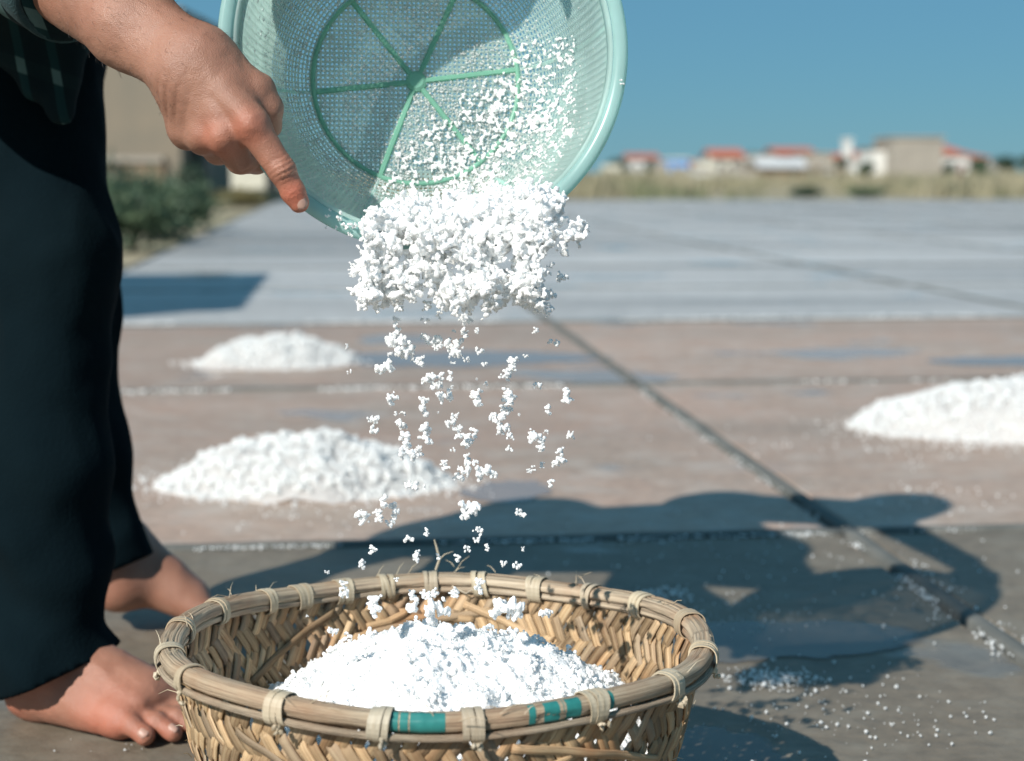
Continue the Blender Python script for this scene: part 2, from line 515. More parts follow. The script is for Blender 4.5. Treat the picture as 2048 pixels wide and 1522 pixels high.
def packed_salt_material():
    m, nt, out = newmat('packed_salt')
    bs = N(nt, 'ShaderNodeBsdfPrincipled', Roughness=.5)
    bs.inputs['Subsurface Weight'].default_value = 1.0
    bs.inputs['Subsurface Radius'].default_value = (.0034, .0035, .0036)
    bs.inputs['Subsurface Scale'].default_value = 1.0
    ge = N(nt, 'ShaderNodeNewGeometry')
    no = N(nt, 'ShaderNodeTexNoise', Scale=60.0, Detail=4.0); L(nt, ge.outputs['Position'], no.inputs['Vector'])
    L(nt, ramp(nt, no.outputs[0], [(.35, (.97, .975, .97)), (.7, (.935, .945, .945))]), bs.inputs['Base Color'])
    n2 = N(nt, 'ShaderNodeTexNoise', Scale=420.0, Detail=4.0, Roughness=.65); L(nt, ge.outputs['Position'], n2.inputs['Vector'])
    bp = N(nt, 'ShaderNodeBump', Strength=.6, Distance=.0018); L(nt, n2.outputs[0], bp.inputs['Height']); L(nt, bp.outputs[0], bs.inputs['Normal'])
    L(nt, bs.outputs[0], out.inputs['Surface'])
    return m
m_salt_pack = packed_salt_material()
m_salt_wet = salt_material('damp_salt', (.92, .94, .93), .5)

_t = (1 + 5 ** .5) / 2
ICO_V = np.array([(-1, _t, 0), (1, _t, 0), (-1, -_t, 0), (1, -_t, 0), (0, -1, _t), (0, 1, _t), (0, -1, -_t), (0, 1, -_t), (_t, 0, -1), (_t, 0, 1), (-_t, 0, -1), (-_t, 0, 1)]) / math.sqrt(1 + _t * _t)
ICO_F = np.array([(0, 11, 5), (0, 5, 1), (0, 1, 7), (0, 7, 10), (0, 10, 11), (1, 5, 9), (5, 11, 4), (11, 10, 2), (10, 7, 6), (7, 1, 8), (3, 9, 4), (3, 4, 2), (3, 2, 6), (3, 6, 8), (3, 8, 9), (4, 9, 5), (2, 4, 11), (6, 2, 10), (8, 6, 7), (9, 8, 1)])
CUB_V = np.array([(x, y, z) for x in (-1, 1) for y in (-1, 1) for z in (-1, 1)], float) * .62
CUB_F = np.array([(0, 1, 3), (0, 3, 2), (4, 6, 7), (4, 7, 5), (0, 4, 5), (0, 5, 1), (2, 3, 7), (2, 7, 6), (0, 2, 6), (0, 6, 4), (1, 5, 7), (1, 7, 3)])
def rand_rot(n, rng):
    q = rng.normal(size=(n, 4)); q /= np.linalg.norm(q, axis=1)[:, None]
    w, x, y, z = q.T
    return np.stack([1 - 2 * (y * y + z * z), 2 * (x * y - z * w), 2 * (x * z + y * w), 2 * (x * y + z * w), 1 - 2 * (x * x + z * z), 2 * (y * z - x * w), 2 * (x * z - y * w), 2 * (y * z + x * w), 1 - 2 * (x * x + y * y)], 1).reshape(n, 3, 3)
def grains(pts, size, rng, ico=True):
    """many small broken crystals at pts with radius size -> V, F"""
    bv, bf = (ICO_V, ICO_F) if ico else (CUB_V, CUB_F)
    n = len(pts); pts = np.asarray(pts); size = np.broadcast_to(size, (n,))
    sc = rng.uniform(.6, 1.3, (n, 1, 3)) * size[:, None, None]
    jit = 1 + rng.uniform(-.28, .28, (n, len(bv), 1))
    v = np.einsum('nij,nkj->nki', rand_rot(n, rng), bv[None] * jit * sc) + pts[:, None]
    f = bf[None] + (np.arange(n) * len(bv))[:, None, None]
    return v.reshape(-1, 3), f.reshape(-1, 3)

def salt_pile(px, py, a, b, H, label, seed, skew=0.0, cnt=2600, gs=(.004, .010), tail=.9):
    rg = np.random.default_rng(seed)
    c = G(px, py)
    root = empty('salt_pile', c)
    tag(root, label, 'salt pile', 'salt heaps raked up on the pan')
    def hgt(x, y):
        th = np.arctan2(y / b, x / a)
        q = np.sqrt((x / a) ** 2 + (y / b) ** 2) * (1 + .10 * np.sin(3 * th + seed) + .07 * np.sin(5 * th + 2 * seed))
        xs = x - skew * a
        qs = np.sqrt((xs / a) ** 2 * np.where(xs < 0, tail, 1.35) + (y / b) ** 2)
        q = np.maximum(q, qs * .8)
        base = np.clip(1 - q, -.15, 1)
        pr = H * np.clip(base * 1.55, -.2, 10)
        pr = H * np.tanh(pr / H * 1.05) / np.tanh(1.55 * 1.05)
        p3 = np.stack([x * 22, y * 22, np.full_like(x, seed)], -1)
        return pr + np.clip(base * 5, 0, 1) * (.013 * fbm(p3, 3) + .006 * vnoise(p3 * 4))
    n = 90
    g = np.linspace(-1.1, 1.1, n)
    X, Y = np.meshgrid(g * a, g * b, indexing='ij')
    Z = hgt(X, Y) - .004
    V = np.stack([X, Y, Z], -1).reshape(-1, 3)
    i = np.arange(n * n).reshape(n, n)
    F = np.stack([i[:-1, :-1], i[1:, :-1], i[1:, 1:], i[:-1, 1:]], -1).reshape(-1, 4)
    keep = (V[F][:, :, 2].max(1) > -.003)
    V[:, 2] = np.maximum(V[:, 2], -.003)
    mk('mound', V, F[keep], m_salt, root, smooth=True)
    # loose lumps on the surface and a fringe round the foot
    ang = rg.random(cnt) * 2 * math.pi; rr = np.sqrt(rg.random(cnt)) * 1.02
    fr = rg.random(cnt) < .14
    rr[fr] = .9 + np.abs(rg.normal(size=fr.sum())) * .16
    x = rr * np.cos(ang) * a; y = rr * np.sin(ang) * b
    z = np.maximum(hgt(x, y), 0.001)
    s = gs[0] + (gs[1] - gs[0]) * rg.random(cnt) ** 2
    s[fr] *= .6
    v, f = grains(np.stack([x, y, z + s * .3], 1), s, rg)
    tag(mk('loose_salt', v, f, m_salt, root), kind='stuff')
    return root
salt_pile(610, 968, .315, .19, .100, 'long low white salt heap lying nearest behind the basket', 3, skew=.12)
salt_pile(545, 728, .275, .17, .098, 'small white salt heap behind the nearest heap, left of centre', 5, skew=.22, cnt=2000, tail=.75)
salt_pile(2030, 856, .42, .24, .122, 'white salt heap cut off by the right edge of the picture', 9, skew=.05, tail=1.0)

# --- loose salt lying on the beds and caught along the ridges
pts = []; sz = []
rg = np.random.default_rng(21)
def along(i0, j0, i1, j1, n, side, spread=.012, smin_=.0012, smax=.0038):
    a = gridpt(i0, j0); b = gridpt(i1, j1); t = rg.random(n); d = nrm(b - a); nn = np.array([-d[1], d[0], 0]) * side
    keep = vnoise(np.stack([t * 14, t * 0 + i0 * 3.3, t * 0 + j0], -1)) > -.05
    t = t[keep]
    off = RW / 2 + np.abs(rg.normal(size=len(t))) * spread
    pts.append(a + (b - a) * t[:, None] + nn * off[:, None]); sz.append(smin_ + (smax - smin_) * rg.random(len(t)) ** 2)
along(-.8, 0, 0, 0, 900, -1, .010, .0010, .0028); along(-.3, 0, 0, 0, 350, -1, .02, .001, .003); along(0, 0, .9, 0, 200, -1, .012, .001, .003)
along(0, -.75, 0, -.04, 600, 1, .010, .001, .003); along(0, 0, 0, 1, 260, 1, .014, .0012, .0032); along(0, -.75, 0, 0, 200, -1, .012, .001, .003)
along(-1, 1, 0, 1, 700, -1, .03, .002, .005); along(0, 1, .8, 1, 160, -1, .03, .002, .005)
along(-1, 2, 2, 2, 1500, 1, .05, .003, .007)
def scatter(px, py, rx, ry, n, smin_=.001, smax=.0035):
    a = rg.normal(size=(n, 2))
    for k in range(n):
        pts.append(G(px + a[k, 0] * rx, py + a[k, 1] * ry)[None]); sz.append(np.array([smin_ + (smax - smin_) * rg.random() ** 2.2]))
for (px, py, rx, ry, n, a_, b_) in [(1545, 1362, 45, 9, 260, .001, .003), (1600, 1375, 90, 25, 60, .001, .0035), (1700, 1440, 150, 50, 170, .0005, .0024),
        (1330, 1190, 30, 8, 120, .001, .003), (1560, 1110, 260, 45, 170, .0008, .0026), (1480, 1240, 80, 25, 120, .0008, .002), (1860, 1200, 60, 40, 60, .001, .003), (1850, 1000, 120, 14, 60, .001, .004),
        (700, 1010, 140, 25, 200, .001, .003), (480, 960, 180, 30, 90, .001, .003), (1700, 895, 160, 20, 90, .001, .004), (300, 1500, 200, 20, 16, .0005, .0014), (1950, 890, 60, 8, 120, .0015, .004)]:
    scatter(px, py, rx, ry, n, a_, b_)
pts = np.concatenate(pts); sz = np.concatenate(sz)
pts[:, 2] = .003 + sz * .35
v, f = grains(pts, sz, rg)
tag(mk('scattered_salt', v, f, m_salt), 'loose white salt grains strewn over the wet beds and along the ridges', 'salt', kind='stuff')

# --- plants -------------------------------------------------------------------
def leaf_cloud(n, rng, cx, cy, cz, rx, ry, rz, ls, noise=.35, drop=0.0):
    d = rng.normal(size=(n, 3)); d /= np.linalg.norm(d, axis=1)[:, None]
    lump = 1 + noise * fbm(d * 2.3 + rng.random(3) * 40, 3)
    r = rng.random(n) ** .45 * lump
    p = np.stack([cx + d[:, 0] * r * rx, cy + d[:, 1] * r * ry, cz + d[:, 2] * r * rz], 1)
    p = p[p[:, 2] > drop]
    n = len(p)
    a = rand_rot(n, rng)
    s = ls * rng.uniform(.6, 1.4, (n, 1))
    e1 = a[:, 0] * s; e2 = a[:, 1] * s * .45
    V = np.stack([p - e1, p + e2, p + e1, p - e2], 1).reshape(-1, 3)
    F = np.arange(n * 4).reshape(n, 4)
    return V, F
def leafmat(name, c1, c2): return pmat(name, c1, c2, scale=3.0, rough=.6, trans=.3, rnd=.15)
m_leaf = leafmat('bush_leaf', (.065, .12, .075), (.12, .17, .09))
m_leaf2 = leafmat('dry_leaf', (.16, .15, .07), (.24, .20, .09))
m_leaf3 = leafmat('dark_leaf', (.035, .075, .055), (.07, .115, .07))
m_bark = pmat('bark', (.11, .085, .06), (.06, .05, .035), scale=12, rough=.9)
def bush(name, x, y, w, h, mat, label, group, seed, n=1600, ls=.035, cat='bush'):
    rg = np.random.default_rng(seed)
    root = tag(empty(name, (x, y, -.06)), label, cat, group)
    mb = MB()
    for k in range(7):
        a = rg.random() * 6.28; l = h * rg.uniform(.5, .8); s = w * rg.uniform(.1, .32)
        mb.tube([(0, 0, 0), (math.cos(a) * s * .5, math.sin(a) * s * .5, l * .55), (math.cos(a) * s, math.sin(a) * s, l)], [.018 * h, .012 * h, .004 * h], 5)
    mb.build('stem', m_bark, root)
    Vs = []; Fs = []; b = 0
    for k in range(5):
        a = rg.random() * 6.28; s = w * rg.uniform(.05, .30)
        v, f = leaf_cloud(n // 5, rg, math.cos(a) * s, math.sin(a) * s * .8, h * rg.uniform(.35, .62), w * .30, w * .28, h * .36, ls, .4, .02)
        Vs.append(v); Fs.append(f + b); b += len(v)
    mk('foliage', np.concatenate(Vs), np.concatenate(Fs), mat, root)
    return root
bl = 'bushes along the left edge of the salt pan'
for k, (px, D, w, h, mt, lab) in enumerate([
        (235, 11.8, .55, .42, m_leaf2, 'dry yellowish tuft at the foot of the bushes beside the person'),
        (330, 14.5, 1.5, .68, m_leaf, 'green bush right beside the dark trousers, nearest of the row'),
        (220, 16.5, 1.9, 1.02, m_leaf3, 'tallest dark green bush, half hidden behind the trousers'),
        (375, 17.5, 1.4, .66, m_leaf, 'green bush below the forearm, before the concrete building'),
        (412, 20.5, 1.1, .56, m_leaf3, 'dark low bush at the right end of the row'),
        (310, 20.0, 1.9, .82, m_leaf, 'broad bush behind the others, under the wall of the concrete building'),
        (420, 27.0, .9, .95, m_leaf3, 'upright shrub in front of the white wall beside the hand'),
        (500, 33.0, 1.6, .45, m_leaf2, 'dry low scrub under the white wall')]):
    p = P(px, 345, D); bush('bush', p[0] - .3, p[1], w, h, mt, lab, bl, 40 + k, 1700, .045)

# scrub belt beyond the pan
def grass_field(name, label, n, X0, X1, Y0, Y1, hlo, hhi, mat, seed, thr=-.2):
    rg = np.random.default_rng(seed)
    x = rg.uniform(X0, X1, n); y = Y0 + (Y1 - Y0) * rg.random(n) ** 1.4
    keep = vnoise(np.stack([x * .22, y * .12, x * 0 + seed], -1)) > thr
    x = x[keep]; y = y[keep]; n = len(x)
    hs = (hlo + (hhi - hlo) * rg.random(n)) * (1 + .45 * vnoise(np.stack([x * .35, y * .2, x * 0], -1)))
    V = []; F = []
    B = 5
    for k in range(B):
        a = rg.random(n) * 6.28; w = hs * .10; le = hs * rg.uniform(.15, .6, n); bx = x + rg.normal(size=n) * .12; by = y + rg.normal(size=n) * .12
        ax, ay = np.cos(a), np.sin(a); b = rg.random(n) * 6.28
        v = np.stack([np.stack([bx - ax * w, by - ay * w, x * 0 - .06], 1), np.stack([bx + ax * w, by + ay * w, x * 0 - .06], 1),
                      np.stack([bx + np.cos(b) * le + ax * w * .3, by + np.sin(b) * le, hs], 1), np.stack([bx + np.cos(b) * le - ax * w * .3, by + np.sin(b) * le, hs * .97], 1)], 1)
        V.append(v.reshape(-1, 3))
    V = np.concatenate(V); F = np.arange(len(V)).reshape(-1, 4)
    return tag(mk(name, V, F, mat), label, 'grass', kind='stuff')
m_dry = pmat('dry_grass', (.42, .37, .26), (.31, .295, .19), scale=.25, rough=.9, trans=.25)
m_grn = pmat('green_grass', (.17, .20, .12), (.25, .245, .14), scale=.3, rough=.9, trans=.25)
grass_field('dry_grass', 'tall dry straw-coloured grass between the salt pan and the village', 7000, -6, 46, 40.5, 130, .25, .62, m_dry, 31)
grass_field('green_grass', 'greener weeds mixed into the dry grass beyond the salt pan', 3000, 0, 46, 41, 120, .18, .45, m_grn, 33, .05)
grass_field('verge_grass', 'thin dry grass on the verge left of the salt pan', 1600, -16, -5.6, 24, 60, .1, .3, m_dry, 35)

# --- buildings ----------------------------------------------------------------
def zat(py, D): return CAM_H + (344.8 - py) / FPX * D
def xat(px, D): return (px - 1024) / FPX * D
def wallmat(name, c, c2=None): return pmat(name, c, c2, scale=.9, rough=.9, bump=.25, bscale=5, detail=8)
m_plaster = wallmat('white_plaster', (.72, .72, .69), (.58, .58, .55))
m_cream = wallmat('cream_plaster', (.62, .60, .50), (.5, .49, .42))
m_conc = wallmat('bare_concrete', (.37, .335, .285), (.28, .255, .22))
m_brown = wallmat('weathered_render', (.235, .195, .145), (.185, .165, .13))
m_brick = wallmat('bare_brick', (.24, .175, .115), (.19, .14, .095))
m_blue = wallmat('blue_plaster', (.10, .28, .62), (.14, .34, .66))
m_pink = wallmat('pink_plaster', (.68, .50, .45), (.58, .45, .4))
m_tile = pmat('red_tile', (.50, .15, .085), (.40, .13, .08), scale=3, rough=.7)
m_dark = pmat('dark_opening', (.02, .025, .03), (.035, .04, .04), scale=2, rough=.4)
m_sheet = pmat('pale_sheet', (.66, .68, .68), (.5, .5, .5), scale=2, rough=.5)
def house(name, label, x0, x1, yt, D, depth, wall, roof=None, roof_mat=None, roof_h=0.0, wins=(), door=None, cat='house', group=None, parapet=None, rz=0.0, side_dark=False):
    """a building whose front stands at distance D; wins are (u0,u1,v0,v1) fractions of the front"""
    X0, X1 = xat(x0, D), xat(x1, D); z1 = zat(yt, D); w = X1 - X0
    root = tag(empty(name, ((X0 + X1) / 2, D, -.06), rz), label, cat, group)
    h = z1 + .06
    mb = MB(); t = .22
    mb.box(-w / 2, w / 2, 0, t, 0, h); mb.box(-w / 2, w / 2, depth - t, depth, 0, h)
    mb.box(-w / 2, -w / 2 + t, t, depth - t, 0, h); mb.box(w / 2 - t, w / 2, t, depth - t, 0, h)
    mb.build('wall', wall, root)
    if roof == 'flat':
        mb = MB(); mb.box(-w / 2 - .12, w / 2 + .12, -.12, depth + .12, h + .003, h + .16); mb.build('roof', roof_mat or wall, root)
    elif roof == 'gable':       # ridge along x
        o = .3; rh = roof_h; mb = MB()
        mb.add([(-w / 2 - o, -o, h), (w / 2 + o, -o, h), (w / 2 + o, depth / 2, h + rh), (-w / 2 - o, depth / 2, h + rh), (-w / 2 - o, depth + o, h), (w / 2 + o, depth + o, h),
                (-w / 2 - o, -o, h + .1), (w / 2 + o, -o, h + .1), (w / 2 + o, depth / 2, h + rh + .1), (-w / 2 - o, depth / 2, h + rh + .1), (-w / 2 - o, depth + o, h + .1), (w / 2 + o, depth + o, h + .1)],
               [(6, 7, 8, 9), (9, 8, 11, 10), (0, 3, 2, 1), (3, 4, 5, 2), (0, 1, 7, 6), (5, 4, 10, 11), (0, 6, 9, 3), (3, 9, 10, 4), (1, 2, 8, 7), (2, 5, 11, 8)])
        mb.build('roof', roof_mat, root)
        mb = MB(); mb.add([(-w / 2, .02, h), (-w / 2, depth - .02, h), (-w / 2, depth / 2, h + rh * .97)], [(0, 2, 1)]); mb.add([(w / 2, .02, h), (w / 2, depth - .02, h), (w / 2, depth / 2, h + rh * .97)], [(0, 1, 2)]); mb.build('gable', wall, root)
    elif roof == 'hip':
        o = .3; rh = roof_h; i = min(w, depth) / 2 * .9; mb = MB()
        mb.add([(-w / 2 - o, -o, h), (w / 2 + o, -o, h), (w / 2 + o, depth + o, h), (-w / 2 - o, depth + o, h), (-w / 2 + i, depth / 2, h + rh), (w / 2 - i, depth / 2, h + rh)],
               [(0, 1, 5, 4), (1, 2, 5), (2, 3, 4, 5), (3, 0, 4), (0, 3, 2, 1)]); mb.build('roof', roof_mat, root)
    for (u0, u1, v0, v1) in wins:
        a, b, c, d = -w / 2 + u0 * w, -w / 2 + u1 * w, v0 * h, v1 * h
        mb = MB(); e = .06
        mb.box(a - e, b + e, -.05, -.003, c - e, c); mb.box(a - e, b + e, -.05, -.003, d, d + e); mb.box(a - e, a, -.05, -.003, c, d); mb.box(b, b + e, -.05, -.003, c, d)
        win = mb.build('window', m_plaster, root)
        mb = MB(); mb.box(a, b, -.03, -.004, c, d); mb.build('pane', m_dark, win)
    if door:
        u0, u1, v1 = door; mb = MB(); mb.box(-w / 2 + u0 * w, -w / 2 + u1 * w, -.05, -.003, .02, v1 * h); mb.build('door', m_dark, root)
    return root

vg = 'houses of the far village'
# left: tall block and white wall behind the person
house('concrete_building', 'tall weathered concrete building with brown lower wall, behind the person', 40, 368, 40, 34.0, 6.0, m_brown, roof='flat')
rb = bpy.data.objects['concrete_building']
Wd = xat(368, 34) - xat(40, 34)
mb = MB(); mb.box(-Wd / 2 + .01, Wd / 2 - .35, -.10, -.004, .02, zat(308, 34)); mb.build('brick_base', m_brick, rb)
mb = MB(); mb.box(-Wd / 2 + .01, Wd / 2 - .35, -.16, -.105, zat(308, 34) - .12, zat(308, 34)); mb.build('ledge', m_conc, rb)
mb = MB(); mb.box(Wd / 2 + .004, Wd / 2 + .36, .9, 1.3, 0, zat(255, 34)); mb.build('dark_strip', m_dark, rb)  # dark upright strip beside the right edge of the wall
house('white_wall', 'low white plastered shed with a dark doorway, right of the hand', 392, 566, 306, 46.0, 5.0, m_cream, roof='flat', door=(.82, .97, .62), cat='shed')
# right: the village
D0 = 140
for args in [
    dict(label='cream house with a small red roof at the left end of the village', x0=1258, x1=1312, yt=318, D=150, depth=8, wall=m_plaster, roof='gable', roof_mat=m_tile, roof_h=.45, wins=[(.2, .35, .45, .7), (.6, .75, .45, .7)]),
    dict(label='bright blue house in the middle distance with a pale upper storey', x0=1330, x1=1374, yt=320, D=145, depth=7, wall=m_blue, roof='flat', roof_mat=m_plaster, wins=[(.25, .45, .4, .7)]),
    dict(label='tiny dark red hut beside the blue house', x0=1374, x1=1392, yt=324, D=148, depth=4, wall=m_tile, roof='flat', roof_mat=m_tile),
    dict(label='white house with bright orange red roof standing alone above the wall', x0=1424, x1=1482, yt=316, D=142, depth=8, wall=m_cream, roof='gable', roof_mat=m_tile, roof_h=.75, wins=[(.15, .3, .5, .8), (.6, .75, .5, .8)], door=(.4, .52, .6)),
    dict(label='grey plastered house behind the slanting white sheet roof', x0=1498, x1=1546, yt=312, D=146, depth=8, wall=m_plaster, roof='flat', roof_mat=m_conc, wins=[(.3, .5, .5, .75)]),
    dict(label='sand coloured house under a wide red roof left of the white tower', x0=1552, x1=1624, yt=310, D=150, depth=9, wall=m_conc, roof='gable', roof_mat=m_tile, roof_h=.65, wins=[(.2, .3, .5, .75)]),
    dict(label='plain beige cube house in front of the wide red roof', x0=1604, x1=1658, yt=309, D=128, depth=5, wall=m_conc, roof='flat', roof_mat=m_conc, wins=[(.55, .7, .4, .65)]),
    dict(label='house with a narrow red roof directly left of the white tower', x0=1650, x1=1678, yt=318, D=152, depth=6, wall=m_cream, roof='gable', roof_mat=m_tile, roof_h=.5),
    dict(label='pink house with pale red roof between the white tower and the big block', x0=1700, x1=1752, yt=314, D=155, depth=7, wall=m_pink, roof='gable', roof_mat=m_tile, roof_h=.5, wins=[(.2, .35, .5, .8)]),
    dict(label='biggest grey flat roofed block of the village, unplastered', x0=1776, x1=1878, yt=278, D=122, depth=6, wall=m_conc, roof='flat', roof_mat=m_conc, wins=[]),
    dict(label='low whitewashed annex leaning on the left of the biggest block', x0=1738, x1=1776, yt=300, D=124, depth=5, wall=m_plaster, roof='flat', roof_mat=m_brick, door=(.74, .95, .9)),
    dict(label='white house with the reddest roof, right of the biggest block', x0=1882, x1=1930, yt=310, D=135, depth=8, wall=m_plaster, roof='hip', roof_mat=m_tile, roof_h=.85, wins=[(.2, .4, .45, .75)]),
    dict(label='lower red roofed house at the right end of the village', x0=1932, x1=1972, yt=316, D=138, depth=8, wall=m_pink, roof='hip', roof_mat=m_tile, roof_h=.5)]:
    house('house', group=vg, **args)
for (x0, x1, yt, D, wl, lab) in [(1312, 1332, 326, 139, m_conc, 'small grey block left of the blue house'), (1392, 1424, 324, 136, m_cream, 'pale roofless block between the red hut and the orange roof'),
        (1484, 1500, 321, 138, m_conc, 'narrow grey block right of the orange red roof'), (1440, 1512, 341, 110, m_conc, 'ruined low wall before the orange red roof'), (1546, 1606, 322, 134, m_plaster, 'broken white wall behind the slanting sheet roof'),
        (1656, 1684, 330, 126, m_cream, 'low cream block at the foot of the white tower'), (1700, 1740, 326, 134, m_plaster, 'long white block below the pink house'), (1972, 2010, 326, 134, m_conc, 'grey block half hidden by the rightmost trees'), (1352, 1420, 335, 120, m_conc, 'grey-tan walled yard before the blue house'), (1626, 1690, 333, 108, m_brown, 'brown ruined wall in front of the beige cube house'), (1690, 1738, 318, 142, m_conc, 'tan block behind the long white block'), (1498, 1556, 324, 128, m_brown, 'brown block left of the slanting sheet roof'), (1206, 1240, 330, 128, m_cream, 'low cream block beside the sieve rim')]:
    house('ruined_block', lab, x0, x1, yt, D, 4, wl, wins=[(.3, .5, .4, .7)] if x1 - x0 > 30 else (), cat='building', group='roofless blocks of the far village')
house('tower', 'slim white water tower rising above the village roofs', 1682, 1697, 281, 150, 1.2, m_plaster, roof='flat', roof_mat=m_plaster, cat='tower')
house('boundary_wall', 'long pale boundary wall before the blue house', 1300, 1432, 346, 118, .3, m_plaster, cat='wall')
house('hut', 'low rubble hut with a slanting white sheet roof', 1518, 1602, 336, 112, 4, m_brick, roof='gable', roof_mat=m_sheet, roof_h=.6, cat='hut', door=(.7, .85, .8))

def tree(x, y, h, w, mat, label, seed, n=1400):
    rg = np.random.default_rng(seed)
    root = tag(empty('tree', (x, y, -.06)), label, 'tree', 'trees among the far houses')
    mb = MB(); mb.tube([(0, 0, 0), (.05 * h, 0, h * .3), (0, .03 * h, h * .62)], [.05 * h, .035 * h, .02 * h], 7)
    for k in range(4):
        a = k * 1.6 + rg.random(); mb.tube([(.04 * h, 0, h * .3), (math.cos(a) * w * .3, math.sin(a) * w * .3, h * .66)], [.022 * h, .006 * h], 5)
    mb.build('trunk', m_bark, root)
    V = []; F = []; b = 0
    for k in range(6):
        a = rg.random() * 6.28; s = w * rg.uniform(0, .3)
        v, f = leaf_cloud(n // 6, rg, math.cos(a) * s, math.sin(a) * s, h * rg.uniform(.5, .78), w * .27, w * .27, h * .24, .10 * h ** .5, .4, .1)
        V.append(v); F.append(f + b); b += len(v)
    mk('crown', np.concatenate(V), np.concatenate(F), mat, root)
for k, (px, yt, D, wpx, lab) in enumerate([(1232, 316, 150, 62, 'low dark tree at the left end of the village'), (1300, 322, 146, 40, 'small dark tree beside the leftmost village house'),
        (1500, 300, 158, 60, 'dark tree right behind the house with the orange red roof'), (1550, 296, 165, 50, 'tree top behind the sand coloured house'), (1676, 316, 122, 34, 'dark tree under the white tower'),
        (1722, 324, 120, 46, 'round green tree below the pink house'), (1888, 326, 128, 34, 'green tree before the reddest roof'), (1950, 316, 126, 40, 'green tree before the last red roof'),
        (2006, 309, 130, 54, 'dark palm-like tree at the right end of the village'), (2052, 306, 132, 60, 'dark tree at the right edge of the picture')]):
    tree(xat(px, D), D, zat(yt, D) + .06, wpx / FPX * D, m_leaf3 if k % 2 == 0 else m_leaf, lab, 70 + k)
for k, (px, D, w, h, mt, lab) in enumerate([(1918, 44, 1.0, .42, m_leaf3, 'small dark shrub at the foot of the brown post'), (1820, 60, 2.6, .55, m_leaf, 'green shrub in the dry grass before the biggest block'),
        (1990, 70, 7.0, 1.0, m_leaf, 'broad green thicket below the right end of the village'), (1610, 46, .9, .36, m_leaf3, 'lone dark tuft on the far edge of the pan'), (1720, 46, 1.4, .34, m_leaf, 'low green weed patch under the pink house'), (1240, 70, 4, .8, m_leaf2, 'dry mound of brush beside the sieve rim')]):
    bush('shrub', xat(px, D), D, w, h, mt, lab, 'shrubs on the far edge of the pan', 90 + k, 900, .06, 'shrub')
post = tag(empty('wooden_post', (xat(1911, 46), 46, -.06)), 'leaning reddish brown post at the far edge of the pan', 'post')
m_post = pmat('post_wood', (.20, .09, .07), (.12, .07, .06), scale=6, rough=.9)
mb = MB(); mb.tube([(0, 0, 0), (.03, 0, .5), (.02, 0, .98)], [.07, .06, .05], 7); mb.build('shaft', m_post, post)
mb = MB(); mb.tube([(.02, -.02, .72), (.14, -.03, .9), (.22, -.02, .86)], [.05, .05, .02], 6); mb.tube([(.02, -.02, .72), (-.10, -.03, .82)], [.045, .03], 6); mb.build('branch_stub', m_post, post)

# the pump house just outside the picture on the left whose shadow lies on the pan
hs = tag(empty('pump_house', (-4.80, 6.75, -.06), .1), 'plain concrete pump house beside the pan, seen by its shadow', 'shed')
mb = MB(); mb.box(-1.6, 1.6, -1.35, 1.35, 0, 2.06); mb.build('wall', m_conc, hs)
mb = MB(); mb.box(-1.66, 1.66, -1.41, 1.41, 2.063, 2.18); mb.build('roof', m_conc, hs)
mb = MB(); mb.box(1.603, 1.64, -.4, .4, .05, 1.8); mb.build('door', m_dark, hs)

# ================================================================== the bamboo basket
BZ = .221                                   # height of the rim
bc_ = G(870, 1290, BZ - .004)
BR = .2475
basket = empty('bamboo_basket', (bc_[0], bc_[1], 0.0))
basket.rotation_euler = (math.radians(-1.9), math.radians(.8), 0)
tag(basket, 'round woven bamboo basket full of salt, with tied cane rim', 'basket')
PR = np.array([(.135, .004), (.165, .022), (.195, .052), (.216, .092), (.231, .137), (.241, .182), (.2465, .214)])
_seg = np.concatenate([[0], np.cumsum(np.linalg.norm(np.diff(PR, axis=0), axis=1))]); _seg /= _seg[-1]
def wall_pt(th, s, off):
    r = np.interp(s, _seg, PR[:, 0]); z = np.interp(s, _seg, PR[:, 1])
    e = .01
    dr = np.interp(np.clip(s + e, 0, 1), _seg, PR[:, 0]) - np.interp(np.clip(s - e, 0, 1), _seg, PR[:, 0])
    dz = np.interp(np.clip(s + e, 0, 1), _seg, PR[:, 1]) - np.interp(np.clip(s - e, 0, 1), _seg, PR[:, 1])
    l = np.sqrt(dr * dr + dz * dz); nr, nz = dz / l, -dr / l
    rr = r + off * nr; zz = z + off * nz
    return np.stack([rr * np.cos(th), rr * np.sin(th), zz], -1)

